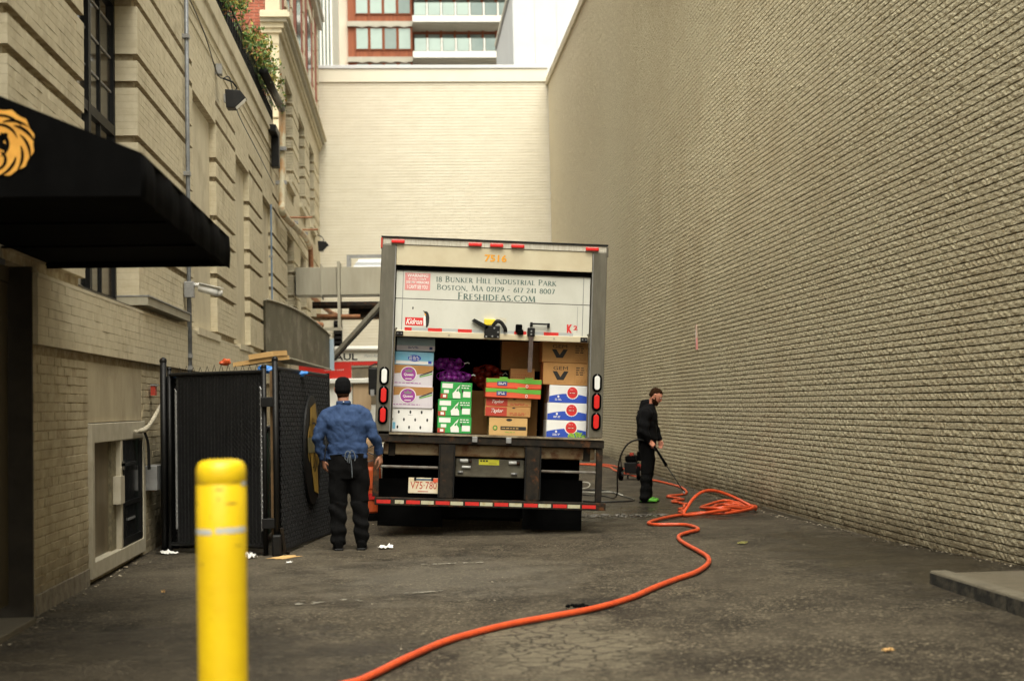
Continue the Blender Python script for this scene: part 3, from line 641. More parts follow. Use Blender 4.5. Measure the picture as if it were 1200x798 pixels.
# industrial windows: steel frame, glazing bars, small panes
for a, b in OPEN:
    w = MB(); xp = -.26
    w.box(xp-.05, xp+.03, a-7, a-6.93, lz(35), 5.8).box(xp-.05, xp+.03, b-7.07, b-7, lz(35), 5.8).box(xp-.05, xp+.03, a-6.93, b-7.07, lz(35), lz(35)+.16).box(xp-.05, xp+.03, a-6.93, b-7.07, 5.72, 5.8)
    fr = w.build('window', M['black'], lb)
    w2 = MB(); n = 4
    for i in range(1, n): y = a+.07+(b-a-.14)*i/n; w2.box(xp-.03, xp+(.04 if i == 2 else .015), y-7-(.05 if i == 2 else .022), y-7+(.05 if i == 2 else .022), lz(35)+.16, 5.72)
    for zz in (4.35,): w2.box(xp-.03, xp+.035, a-6.93, b-7.07, zz, zz+.10)
    w2.build('mullion', M['black'], fr)
    for i in range(n):
        ya, yb = a+.07+(b-a-.14)*i/n+.03, a+.07+(b-a-.14)*(i+1)/n-.03
        for q in range(8):
            za = lz(35)+.18+q*.355; zb = za+.335
            if za < 4.4 < zb: continue
            MB().box(xp-.012, xp-.004, ya-7, yb-7, za, min(zb, 5.7)).build('pane', M['glassdark'] if (i+q) % 3 else mat('tinted_pane', (.05, .04, .03), rough=.15), fr)
            MB().box(xp-.016, xp+.010, ya-7, yb-7, zb, zb+.02).build('glazing_bar', M['galv'], fr)
    lbx('iron_sill', -.34, -.02, a, b, lz(35)+.02, lz(35)+.06, M['black'])
# basement hatch in a cream frame
ya, yb = BAS
f = MB(); y0, y1 = ya-7, yb-7
f.box(-.2, .035, y0, y0+.10, .05, 1.39).box(-.2, .035, y1-.10, y1, .05, 1.39).box(-.2, .035, y0+.10, y1-.10, 1.22, 1.39).box(-.2, .035, y0+.10, y1-.10, .05, .19).box(-.1, .03, 13.84-7, 13.92-7, .19, 1.22)
hatch = f.build('basement_window', M['frame'], lb, bevel=.006)
MB().box(-.10, -.05, ya+.1-7, 13.62-7, .19, 1.22).build('dusty_sheet', M['dirtyglass'], hatch)
MB().box(-.09, -.02, 13.62-7, 13.84-7, .19, 1.22).build('side_strip', mat('mottled_trim', (.20, .17, .10), (.10, .085, .05), scale=25), hatch)
MB().box(-.05, .05, 13.70-7, 13.90-7, .62, .88).build('latch_plate', M['frame'], hatch)
d = MB().box(-.06, .015, 13.93-7, yb-.11-7, .20, 1.21).build('hatch_door', M['glassdark'], hatch)
MB().box(.016, .03, 13.95-7, 14.02-7, .2, 1.2).box(.016, .03, 14.85-7, 14.93-7, .2, 1.2).box(.016, .028, 14.02-7, 14.85-7, .2, .27).box(.016, .026, 14.02-7, 14.85-7, .58, .62).build('door_trim', M['black'], hatch)
MB().box(.018, .026, 14.2-7, 14.55-7, .43, .45).build('handle', M['galv'], hatch)
MB().box(.03, .055, 13.86-7, 14.5-7, .97, 1.0).box(.03, .055, 13.86-7, 13.92-7, .94, 1.02).build('bolt', M['spray'], hatch)

# ================================================================== TALLER BUILDING behind the podium
tb = thing('red_brick_building', 'taller red brick building with cream quoins beyond the low cream building on the left', 'building', (XL, 32.4, 0))
Y0 = 32.4; YE = 47.5
BAYS = [(34.0, 36.2), (38.3, 40.6), (42.6, 44.8)]
def tbx(name, x0, x1, y0, y1, z0, z1, m, **kw): return MB().box(x0, x1, y0-Y0, y1-Y0, z0, z1).build(name, m, tb, **kw)
tbx('core', -8, -.30, Y0+.3, YE, -.3, 18.0, M['stucco'])
# storeys of cream strips with grooves
def strips(y0, y1, k0, k1, xf=0., gro=GRO, y_end_only=False):
    mb = MB()
    for k in range(k0, k1):
        if k in gro: continue
        mb.box(-.30, xf+rng.normal(0, .002), y0-Y0+.0, y1-Y0, lz(k)+.005, lz(k+1)-.004)
    mb.build('pier', M['lbrick'], tb)
    MB().box(-.30, xf-.06, y0-Y0+.05, y1-Y0-.03, lz(k0), lz(k1)).build('pier_core', M['lmortar'], tb)
GRO2 = {100, 104, 112, 116, 124, 128, 136}
prs = [(32.4, 34.0), (36.2, 38.3), (40.6, 42.6), (44.8, 47.5)]
for a, b in prs: strips(a, b, 0, 80, gro=GRO | {27}); strips(a, b, 92, 132, gro=GRO2)
strips(32.4, 47.5, 80, 92, gro={80, 84})
strips(32.4, 47.5, 132, 140, gro=set())
for a, b in BAYS:
    for z0, z1 in ((lz(36), lz(80)), (lz(98), lz(132))):
        wf = tbx('window', -.28, -.24, a, b, z0, z1, M['glassdark'])
        MB().box(-.24, -.20, a-Y0, b-Y0, z1-.12, z1-.002).box(-.24, -.20, a-Y0+1, b-Y0-1, z0, z1-.12).box(-.24, -.21, a-Y0, b-Y0, (z0+z1)/2, (z0+z1)/2+.08).build('window_frame', M['black'], wf)
        tbx('sill', -.3, .06, a-.1, b+.1, z0-.14, z0-.002, M['stucco'])
    tbx('spandrel', -.30, -.05, a, b, -.3, lz(36)-.141, M['stucco']); tbx('spandrel', -.30, -.05, a, b, lz(92), lz(98)-.141, M['stucco'])
for i, (dx, za, zb) in enumerate(((.07, 10.05, 10.15), (.12, 10.152, 10.27), (.20, 10.272, 10.36), (.27, 10.362, 10.47), (.22, 10.472, 10.53))):
    tbx('cornice', -.4, dx, Y0-.0-dx, YE, za, zb, M['duct' if i in (2,) else 'stucco'])
# upper red storeys with cream toothed quoins
def brickstrips(name, x0, x1, y0, y1, z0, z1, face, m, mm):
    # face 'x': wall looking to +x ; face 'y': wall looking to -y
    mb = MB(); L = .2135; k = 0; z = z0
    while z < z1-.01:
        s = -L/2 if k % 2 else 0
        a, b = (y0, y1) if face == 'x' else (x0, x1); q = a+s
        while q < b:
            e = min(q+L-.012, b); st = max(q, a)
            if e-st > .02:
                if face == 'x': mb.box(x1-.05, x1+rng.normal(0, .0015), st, e, z+.005, z+LC-.006)
                else: mb.box(st, e, y0+rng.normal(0, .0015), y0+.05, z+.005, z+LC-.006)
            q += L
        z += LC; k += 1
    mb.build(name, m, tb)
brickstrips('front_brickwork', -4.6, -.30, 0, 0, 7.0, 14.2, 'y', M['redbrick'], None)
MB().box(-8, -.3, .014, .3, 7.0, 18.0).build('mortar', M['redmortar'], tb)
MB().box(-.3, -.012, .05, YE-Y0, 10.53, 18).build('side_mortar', M['redmortar'], tb)
mb = MB(); z = 10.53; k = 0
while z < 15.2: mb.box(-.06, rng.normal(0, .0015), .25, YE-Y0, z+.004, z+LC-.006); z += LC; k += 1
mb.build('side_brickwork', M['redbrick'], tb)
mb = MB(); z = 7.0; k = 0
while z < 10.0:   # corner quoins below the cornice, seen end-on
    mb.box(-.30, .004, -.012, .20, z+.006, z+.56-.05); z += .56
mb.build('quoin', M['lbrick'], tb)
for y in (0., 3.75, 8.2, 12.6, 14.7):
    z = 10.54; k = 0
    while z < 15.0:
        w = .55 if k % 2 else .40; mb = MB(); mb.box(-.30, .035, (y-w/2 if y else -.035), y+w/2+(.3 if y == 0 else 0), z, z+.50); mb.build('quoin', M['stucco'], tb, bevel=.01); z += .56; k += 1
for y in (1.7, 5.6, 10.0):
    for z0 in (11.3,):
        w = MB().box(-.05, .012, y, y+1.4, z0, z0+2.1).build('upper_window', M['glassdark'], tb)
        MB().box(-.02, .05, y-.1, y+1.5, z0-.18, z0-.002).build('sill', M['stucco'], w); MB().box(-.02, .04, y-.1, y+1.5, z0+2.102, z0+2.4).build('lintel', M['stucco'], w)
tbx('upper_cornice', -.4, .16, Y0+4, YE+.1, 14.15, 14.42, M['duct'], bevel=.02); tbx('upper_gutter', -.4, .24, Y0+4, YE+.1, 14.422, 14.6, M['duct'], bevel=.03)

# ================================================================== FAR BUILDINGS above the back wall
ap = thing('apartment_tower', 'distant apartment tower with rust orange panels and white balcony bands above the back wall', 'building', (0, 120, 0))
MB().box(-4.35, 1.12, .15, 8, 0, 44).build('red_wall', M['towerred'], ap)
MB().box(1.12, 11, 1.6, 8, 0, 44).build('balcony_wall', M['towerred'], ap)
ST = 3.05; zb0 = 31.05-3*ST
for s_ in range(0, 7):
    zt = zb0+s_*ST; zc = 30.75-3*ST+s_*ST
    sl_ = MB(); sl_.box(-4.42, 1.12, -.12, .15, zc, zc+.42)
    for i in range(4):
        x = -3.72+i*1.20; sl_.prism([(x, zc)]+[(x+1.1*(t/6), zc-.10*(1-math.cos(math.pi*2*t/6))/2-.0) for t in range(1, 6)][::1]+[(x+1.1, zc)], 'y', -.11, .14)
    sl_.build('floor_band', M['towerconc'], ap)
    for i in range(4):
        x = -3.62+i*1.20; w = MB().box(x-.06, x+1.02, .05, .149, zc+1.06, zc+2.96).build('window', M['towerred'], ap)
        MB().box(x, x+.96, .02, .049, zc+1.14, zc+2.88).build('pane', M['glassgrey'] if (i+s_*3) % 4 == 3 else M['glasspale'], w)
    for i in range(5):
        x = -3.72+i*1.20; MB().box(x-.04, x+.02, -.02, .149, zc+.43, zc+3.0).build('fin', M['towerred'], ap)
    b_ = MB().box(1.14, 11, -1.2, 1.6, zc+.08, zc+.62).build('balcony', M['towerwhite'], ap)
    MB().box(1.14, 11, -1.0, 1.6, zc-.04, zc+.078).build('soffit', M['towerconc'], b_)
    for i in range(7):
        x = 1.30+i*1.20
        MB().box(x, x+.98, -1.16, -1.12, zc+.68, zc+1.72).build('balcony_glass', M['glasspale'] if i < 4 else M['glassgrey'], b_)
        MB().box(x+1.02, x+1.14, -1.18, -1.08, zc+.62, zc+1.74).build('post', M['towerwhite'], b_)
        MB().box(x, x+.98, 1.52, 1.59, zc+1.0, zc+2.75).build('door_glass', M['glassgrey'], b_)
        MB().box(x+1.0, x+1.18, 1.2, 1.59, zc+.63, zc+2.98).build('pier', M['towerred'], b_)
MB().box(-5.9, -4.36, .4, 8, 0, 44).build('end_wall', M['beige'], ap)
rb = thing('ribbed_building', 'distant cream office building with tall vertical ribs beside the apartment tower', 'building', (-6, 95, 0))
MB().box(-6, 1.55, 0, 10, 0, 40).build('wall', M['coping'], rb)
for i in range(13):
    x = -1.4+i*.235; MB().box(x, x+.10, -.35, -.002, 0, 39.5).build('rib', M['towerwhite'], rb); 
    if i < 12: MB().box(x+.13, x+.21, -.03, -.002, 12, 39.5).build('window_strip', M['glassgrey'], rb)
wb = thing('white_panel_building', 'plain white building of tall metal panels behind the top right end of the back wall', 'building', (5.67, 70, 0))
MB().box(0, 30, 0, 12.4, 0, 22.5).build('wall', M['whitemetal'], wb)
for i in range(14): x = i*1.1; MB().box(x+.004, x+1.085, -.03, -.002, 0, 22.5).build('panel', M['whitemetal'], wb)
MB().box(-.06, .0, -.05, 12.45, 22.30, 22.62).build('roof_edge', M['galv'], wb)
for i in range(28): MB().box(-.12, -.061, .1+i*.44, .3+i*.44, 22.42, 22.58).build('edge_clip', M['towerconc'], wb)

# ================================================================== THINGS ON THE LEFT WALL
aw = thing('awning', 'black canvas awning with gold lion head emblem projecting over the doorway at upper left', 'awning', (XL, 7.47, 2.6))
A0, A1 = 0, 3.70; PX = 1.39
def awm(pts_o, d, m, name):
    mb = MB(); mb.prism(pts_o, 'y', d[0], d[1]); return mb.build(name, m, aw, bevel=.012)
top = [(0, .82), (PX, .22)]
mb = MB()
mb.prism([(0, .0), (PX, .0), (PX, .215), (0, .80)], 'y', 0, .012)           # near end panel
mb.build('end_panel', M['canvas'], aw, bevel=.004)
MB().prism([(0, .0), (PX, .0), (PX, .215), (0, .80)], 'y', A1-.012, A1).build('end_panel', M['canvas'], aw)
MB().add([(0, 0, .80), (PX, 0, .215), (PX, A1, .215), (0, A1, .80), (0, 0, .812), (PX+.005, 0, .227), (PX+.005, A1, .227), (0, A1, .812)], [(0, 1, 2, 3), (7, 6, 5, 4), (0, 4, 5, 1), (1, 5, 6, 2), (2, 6, 7, 3), (3, 7, 4, 0)]).build('canopy', M['canvas'], aw)
vm = MB(); N = 37; vv = []
for i in range(N+1):
    y = A1*i/N; b = .006*math.sin(y*9)+.004*math.sin(y*23); vv += [(PX+b, y, .225), (PX+b*1.6+.004, y, .11), (PX+b, y, -.012+.006*math.sin(y*5))]
vm.add(vv, [q for i in range(N) for q in ((3*i, 3*i+3, 3*i+4, 3*i+1), (3*i+1, 3*i+4, 3*i+5, 3*i+2))])
vo = vm.build('valance', M['canvas'], aw, smooth=True); so_ = vo.modifiers.new('thickness', 'SOLIDIFY'); so_.thickness = .006
fr = MB()
for y in (.03, 1.23, 2.45, A1-.04): fr.box(0, PX-.01, y, y+.02, .02, .035); fr.tube([(0, y+.015, .77), (PX-.03, y+.015, .20)], .014, 6)
fr.box(PX-.05, PX-.02, .02, A1-.02, .005, .035).box(0, .03, .02, A1-.02, .75, .78).build('frame', M['canvas'], aw)
MB().box(.0, PX-.012, .014, A1-.014, .045, .052).build('soffit', M['canvas'], aw)
em = MB(); cx, cz = .675, .285; k = .185
def emblem(mb, cx, cz, k, full=True):
    # a broad curling mane: one wide gold sweep, solid where the locks join
    n = 40
    o, q_ = [], []
    for i in range(n+1):
        a = R(128-(128+100)*i/n); ro = k*(.98-.07*abs(math.sin(i*.62))); ri = k*(.30+.10*math.sin(i*.5)); o.append((cx+ro*math.cos(a), cz+ro*math.sin(a))); q_.append((cx-.10*k+ri*math.cos(a), cz+ri*math.sin(a)))
    for i in range(n): mb.add([(o[i][0], 0, o[i][1]), (o[i+1][0], 0, o[i+1][1]), (q_[i+1][0], 0, q_[i+1][1]), (q_[i][0], 0, q_[i][1])], [(0, 1, 2, 3)])
    if full:
        crescent(mb, cx, cz, k*.86, 122, 222, k*.22, 0); crescent(mb, cx, cz, k*.55, 140, 235, k*.20, .1)
        mb.add([(cx-.46*k, 0, cz+.34*k), (cx-.22*k, 0, cz+.46*k), (cx-.12*k, 0, cz+.12*k), (cx-.26*k, 0, cz-.24*k), (cx-.50*k, 0, cz-.34*k), (cx-.64*k, 0, cz-.10*k)], [(0, 1, 2, 3, 4, 5)])
def locks(mb, cx, cz, k):
    # the dark lines between the locks of the mane
    crescent(mb, cx-.02*k, cz+.02*k, k*.74, 108, 30, k*.07, .02); crescent(mb, cx-.06*k, cz, k*.50, 100, 10, k*.08, .10)
    for a, r, w in ((58, .60, .09), (28, .64, .10), (0, .62, .09), (-30, .60, .10), (-62, .60, .10)): crescent(mb, cx-.02*k, cz-.02*k, k*r, a+22, a-30, k*w, .55)
    crescent(mb, cx-.15*k, cz-.02*k, k*.33, 60, -70, k*.11, .25); crescent(mb, cx-.10*k, cz-.45*k, k*.22, 60, -120, k*.09, .5)
emblem(em, cx, cz, k); e_ = em.build('lion_emblem', M['gold'], aw); e_.location = (0, -.006, 0)
lk = MB(); locks(lk, cx, cz, k); e2_ = lk.build('mane_lines', M['canvas'], e_); e2_.location = (0, -.002, 0)

cd = thing('conduit_pipe', 'thin grey conduit pipe running straight up the cream wall behind the fence', 'pipe', (XL+.05, 18.1, 0))
MB().tube([(0, 0, .02), (0, 0, 9.0)], .028, 10).build('pipe', M['conduit'], cd, smooth=True)
for z in (2.15, 2.0, 4.45, 6.2): MB().box(-.06, .035, -.05, .05, z, z+.05).build('pipe_clip', M['galv'], cd)
MB().tube([(-.0, .14, 2.0), (-.0, .14, 2.86)], .012, 6).build('side_cable', M['blackhose'], cd)
cm = thing('security_camera', 'white bullet security camera on a grey box halfway up the grey conduit', 'camera', (XL+.04, 18.0, 3.0))
MB().box(-.03, .09, -.05, .06, -.10, .10).build('junction_box', M['galv'], cm, bevel=.006)
MB().tube([(.08, 0, .06), (.16, -.02, .05), (.21, -.03, .0)], .028, 10).build('arm', M['whitepaint'], cm, smooth=True)
MB().tube([(.16, -.02, .02), (.40, -.10, -.05)], .052, 14).tube([(.40, -.10, -.05), (.44, -.115, -.06)], .038, 14).build('housing', M['whitepaint'], cm, smooth=True)
MB().add([(.15, -.09, .075), (.44, -.19, -.0), (.46, -.03, -.0), (.17, .05, .075), (.15, -.09, .083), (.44, -.19, .01), (.46, -.03, .01), (.17, .05, .083)], [(0, 1, 2, 3), (7, 6, 5, 4), (0, 4, 5, 1), (1, 5, 6, 2), (2, 6, 7, 3), (3, 7, 4, 0)]).build('sun_shield', M['whitepaint'], cm)

def floodlight(loc, label, k=.8):
    f = thing('floodlight', label, 'floodlight', loc, group='floodlights on the left wall')
    MB().tube([(-.2*k, 0, .38*k), (-.02, -.05, .30*k), (.04, 0, .2*k), (.0, 0, .12*k)], .014, 8).build('bracket', M['black'], f)
    MB().add([(-.16*k, -.14*k, .15*k), (.12*k, -.14*k, .13*k), (.12*k, .14*k, .13*k), (-.16*k, .14*k, .15*k), (-.14*k, -.15*k, -.20*k), (.02*k, -.15*k, -.20*k), (.02*k, .15*k, -.20*k), (-.14*k, .15*k, -.20*k), (.22*k, -.12*k, -.0), (.22*k, .12*k, -.0)],
             [(0, 1, 2, 3), (4, 7, 6, 5), (0, 4, 5, 1), (1, 5, 8), (2, 9, 6), (3, 2, 6, 7), (0, 3, 7, 4), (1, 8, 9, 2)]).build('housing', M['black'], f, bevel=.008)
    MB().add([(.03*k, -.12*k, -.19*k), (.215*k, -.11*k, -.01), (.215*k, .11*k, -.01), (.03*k, .12*k, -.19*k)], [(0, 1, 2, 3)]).build('lens', M['clearlens'], f)
    return f
floodlight((XL+.26, 21.4, 6.15), 'black floodlight with clear lens hanging below the roof band of the cream building')
floodlight((XL+.22, 45.0, 6.62), 'tiny dark floodlight on a stalk near the far end of the left buildings', .9)
wr = thing('roofline_cable', 'thin dark cable sagging along the cream wall beside the black floodlight', 'cable', (XL+.05, 18.2, 6.8))
pts = [(0, 0, 0), (.01, 1.5, -.12), (.0, 3.0, -.35), (.12, 3.3, -.30), (.14, 3.6, -.45), (.01, 5.5, -.42), (.02, 8.5, -.52), (.01, 11.9, -.6)]
MB().tube(smooth_path(pts, 5), .009, 5).build('wire', M['blackhose'], wr)
MB().box(-.03, .05, 2.95, 3.1, -.33, -.18).build('junction_box', M['galv'], wr); MB().box(-.03, .04, 3.9, 4.0, -.55, -.42).build('junction_box', M['galv'], wr)

dp = thing('downspout', 'long jointed drain pipe, black at its top, then cream, then rusty red', 'drain pipe', (XL+.14, 27.4, 7.72))
MB().tube([(0, -.2, .22), (0, 3.85, .35)], .085, 12).build('black_section', M['black'], dp, smooth=True)
MB().tube(smooth_path([(0, 3.75, .37), (0, 3.95, .15), (0, 3.8, -1.0), (0, 3.62, -1.75), (.02, 3.9, -2.0), (.02, 10.0, -1.70), (.02, 12.3, -1.74)], 4), .075, 12).build('cream_section', M['rustpipe'], dp, smooth=True)
MB().tube(smooth_path([(.02, 12.2, -1.74), (.02, 12.7, -1.8), (.02, 13.0, -2.9), (.02, 13.8, -3.05), (.3, 18.0, -3.2), (.6, 19.0, -3.25)], 4), .070, 12).build('rusty_section', M['rustpipe2'], dp, smooth=True)
for y, z in ((3.75, -.55), (3.72, -1.3), (7.0, -1.75), (10.4, -1.6)): MB().box(-.14, .10, y-.05, y+.05, z-.04, z+.04).build('pipe_strap', M['galv'], dp)
for y in (7.2, 9.6): MB().tube([(-.14, y, -1.60), (.42, y, -1.60)], .025, 6).build('bracket_rod', M['rustpipe2'], dp)
rd = thing('roof_drain', 'black square drain elbow emerging below the planter corner', 'drain pipe', (XL+.05, 29.2, 7.3))
MB().box(-.1, .14, 0, .9, -.12, .02).box(-.02, .14, .62, .9, -.75, -.121).build('elbow', M['black'], rd, bevel=.01)
sc = thing('slim_blue_conduit', 'slim bluish conduit rising from the curved metal hood along the cream wall', 'pipe', (XL+.05, 29.4, 2.8))
MB().tube([(0, 0, 0), (0, 0, 2.9)], .02, 8).build('pipe', mat('blue_grey_conduit', (.16, .22, .30), rough=.5), sc)
for z in (.6, 1.8): MB().box(-.05, .03, -.03, .03, z, z+.05).build('pipe_clip', M['galv'], sc)

# planter with creeper along the podium roof edge
pl = thing('roof_planter', 'long black planter trough along the roof edge of the cream building', 'planter', (XL-.05, 17.0, 7.55))
MB().box(-.42, .02, 0, 14.0, .0, .40).build('trough', M['blackmatte'], pl)
for i in range(60): MB().box(.021, .035, .1+i*.232, .13+i*.232, .0, .55).build('picket', M['black'], pl)
MB().box(.021, .045, 0, 14.0, .53, .57).box(.021, .045, 0, 14.0, .03, .06).build('rail', M['black'], pl)
MB().box(-.10, .05, 13.6, 14.4, -.75, -.002).build('end_box', M['blackmatte'], pl)
iv = thing('creeper', 'leafy green and russet creeper spilling over the black roof planter', 'plant', (XL-.1, 17.0, 7.9))
cl = []
for i in range(120):
    y = rng.uniform(3.0, 13.6); cl.append((rng.uniform(-.35, .28), y, rng.uniform(.10, .58)+.15*math.sin(y*2.1), rng.uniform(.14, .30)))
for name, m, n in (('green_foliage', M['leaf1'], 3300), ('yellow_foliage', M['leaf2'], 1500), ('russet_foliage', M['leaf3'], 420)):
    mb = MB()
    for i in range(n):
        c = cl[rng.integers(len(cl))]; d = rng.normal(0, 1, 3); d /= np.linalg.norm(d); r = c[3]*rng.uniform(.4, 1.05); p = Vector((c[0]+d[0]*r, c[1]+d[1]*r, c[2]+d[2]*r))
        a = Vector(rng.normal(0, 1, 3)).normalized(); b = a.cross(Vector(rng.normal(0, 1, 3))).normalized(); s_ = rng.uniform(.030, .060); cc = a.cross(b)*.25*s_
        mb.add([p-a*s_, p+b*s_*.5+cc, p+a*s_, p-b*s_*.5+cc], [(0, 1, 2, 3)])
    mb.build(name, m, iv, kind='stuff')
mb = MB()
for i in range(40):
    y = rng.uniform(3, 13.4); mb.tube([(-.2, y, 0), (rng.uniform(-.2, .1), y+rng.uniform(-.3, .3), .4), (rng.uniform(-.2, .25), y+rng.uniform(-.4, .4), .75)], .010, 4)
mb.build('stem', mat('woody_stem', (.10, .06, .03), rough=.9), iv)

# grey service box and white conduit spout by the hatch
sb = thing('junction_box', 'small grey electrical box on the brick wall beside the fence gate post', 'electrical box', (XL, 15.32, .78))
MB().box(.0, .13, -.10, .32, -.12, .14).build('box_body', M['galv'], sb, bevel=.006)
MB().box(.131, .14, .22, .30, -.12, .14).build('cover_edge', M['conduit'], sb)
MB().cyl((.13, .36, -.02), (.15, .36, -.02), .018).build('screw', M['galv'], sb)
ws = thing('white_conduit_spout', 'white painted pipe spout rising diagonally from the top of the hatch frame', 'pipe', (XL+.03, 14.5, 1.27))
MB().tube(smooth_path([(.03, -.1, .02), (.05, .25, .03), (.07, .55, .10), (.1, 1.15, .33)], 4), [.018]*3+[.027]*4+[.022]*6, 10).build('pipe', M['frame'], ws, smooth=True)
for dx in (0, .03): MB().tube(smooth_path([(.05, .3+dx, .0), (.06, .42+dx, -.12), (.05, .5+dx*2, -.38)], 4), .012, 6).build('cable', M['blackhose'], ws)
wp = thing('service_panel', 'small dark electrical plate high between the fence post and the cream wall', 'electrical box', (XL+.02, 15.5, 1.62))
MB().box(0, .05, 0, .10, .04, .14).build('plate', M['redink2'], wp); MB().box(0, .07, -.01, .11, .142, .16).build('hood', M['galv'], wp)

# curved sheet-metal hood over the loading bay
hd = thing('curved_metal_hood', 'grey brown sheet metal screen with curved top above the fence', 'canopy', (0, 0, 0))
P0, P1 = Vector((-2.69, 28.0, 0)), Vector((-1.80, 34.6, 0)); N = 24; prof = []
def zt(t): return 3.62+.03*t-.55*t**2.1+.13*t
v = []; f = []
for i in range(N+1):
    t = i/N; p = P0.lerp(P1, t); zb = 2.60-.19*t*0+(2.42-2.60)*t; v += [(p.x, p.y, zb), (p.x, p.y, zt(t)), (p.x-.9*(1-t)-.05, p.y+1.2*(1-t)+.12, zt(t)), (p.x-.9*(1-t)-.05, p.y+1.2*(1-t)+.12, zb)]
for i in range(N):
    a = 4*i; f += [(a, a+4, a+5, a+1), (a+1, a+5, a+6, a+2), (a+2, a+6, a+7, a+3), (a+3, a+7, a+4, a)]
f += [(0, 1, 2, 3), (4*N+3, 4*N+2, 4*N+1, 4*N)]
MB().add(v, f).build('side_sheet', M['zinc'], hd)
mb = MB(); mb.tube([Vector((P0.lerp(P1, i/N).x+.015, P0.lerp(P1, i/N).y-.02, zt(i/N)+.012)) for i in range(N+1)], .022, 6); mb.build('top_trim', M['duct'], hd)
MB().box(P1.x+.0, P1.x+.10, P1.y-.05, P1.y+.1, 2.40, 3.16).build('end_flashing', mat('blue_grey_flashing', (.30, .38, .45), rough=.5), hd)
MB().tube([P0+Vector((.02, -.02, 2.6)), P1+Vector((.02, -.02, 2.42))], .02, 6).build('bottom_trim', M['duct'], hd)

# overhead duct crossing behind the truck, with its brackets and pipes
od = thing('overhead_duct', 'beige sheet metal duct crossing the alley overhead behind the truck', 'duct', (-2.7, 36.0, 4.34))
for i, (a, b) in enumerate(((0, .63), (.64, 1.03), (1.12, 2.9))): MB().box(a, b, 0, .9, 0, .70).build('duct_section', M['duct'], od, bevel=.008)
MB().box(1.04, 1.11, -.06, .96, -.85, .84).build('upright_bracket', M['duct'], od)
MB().box(.62, .65, -.03, .93, -.05, .78).build('joint_flange', M['duct'], od)
MB().box(.40, 1.15, -.05, .05, -.90, -.83).build('foot_plate', M['duct'], od)
pp = thing('pipe_bundle', 'dark pipes and beams hanging under the beige overhead duct', 'pipes', (-2.6, 36.2, 4.2))
MB().tube([(.3, 0, -.10), (3.0, 0, -.12)], .09, 10).tube([(1.2, .3, -.28), (3.0, .3, -.30)], .13, 10).build('dark_pipe', M['rustysteel'], pp, smooth=True)
MB().box(.2, 3.0, .5, .6, -.45, -.36).build('beam', M['rustybeam'], pp)
MB().tube([(.4, .1, -.36), (1.5, .0, -.40)], .05, 8).tube([(.0, .2, -.5), (.55, -.2, -.62)], .07, 8).build('elbow_pipe', M['rustpipe2'], pp, smooth=True)
st = thing('diagonal_strut', 'diagonal steel strut running up to the right beneath the overhead duct', 'strut', (0, 35.0, 0))
MB().tube([(-1.83, 0, 2.62), (-.35, 0, 4.22)], (.05, .085), 4).build('strut_beam', M['steel'], st); MB().tube([(-1.80, -.06, 2.56), (-.32, -.06, 4.14)], .02, 6).build('lower_rod', M['black'], st)
sg = thing('roof_box', 'grey framed white skylight box on top of the overhead duct', 'roof box', (-1.44, 36.6, 5.08))
MB().box(0, 2.4, 0, .08, .25, .33).box(0, .10, 0, .5, 0, .249).build('frame', M['galv'], sg)
MB().add([(.14, .02, 0), (2.4, .02, 0), (2.4, .30, .245), (.30, .30, .245)], [(0, 1, 2, 3)]).build('white_panel', M['whitemetal'], sg)
lv = thing('louvre_vent', 'narrow ladder of dark louvre slats on the back wall behind the strut', 'vent', (-2.33, 47.4, 3.1))
MB().box(0, .28, .10, .14, 0, 1.3).build('backing', M['void'], lv)
for i in range(8): MB().box(0, .28, .0, .10, .05+i*.16, .13+i*.16).build('slat', M['black'], lv)

# ================================================================== FENCED BIN ENCLOSURE
fe = thing('bin_enclosure', 'tall black chain link enclosure with woven privacy slats beside the cream wall', 'fence', (-2.6, 14.95, 0))
FA = Vector((-2.56, 15.35, 0)); FB = Vector((-1.30, 14.62, 0)); FC = Vector((-.92, 17.0, 0)); HT = 1.90
def onA(t, z, off=0., A=FA, B=FB):
    d = (B-A); nrm = Vector((d.y, -d.x, 0)).normalized(); p = A+d*t+nrm*off; return Vector((p.x+2.6, p.y-14.95, z))
def panel(name, A, B, t0, t1, z0, z1, thick, off, m, skew=0.):
    a, b = onA(t0, 0, off, A, B), onA(t1, 0, off, A, B); d = (b-a).normalized(); nn = Vector((d.y, -d.x, 0))*thick
    mb = MB(); vs = [a+Vector((0, 0, z0)), b+Vector((0, 0, z0+skew)), b-nn+Vector((0, 0, z0+skew)), a-nn+Vector((0, 0, z0)), a+Vector((0, 0, z1)), b+Vector((0, 0, z1+skew)), b-nn+Vector((0, 0, z1+skew)), a-nn+Vector((0, 0, z1))]
    mb.add(vs, [(0, 3, 2, 1), (4, 5, 6, 7), (0, 1, 5, 4), (1, 2, 6, 5), (2, 3, 7, 6), (3, 0, 4, 7)]); return mb
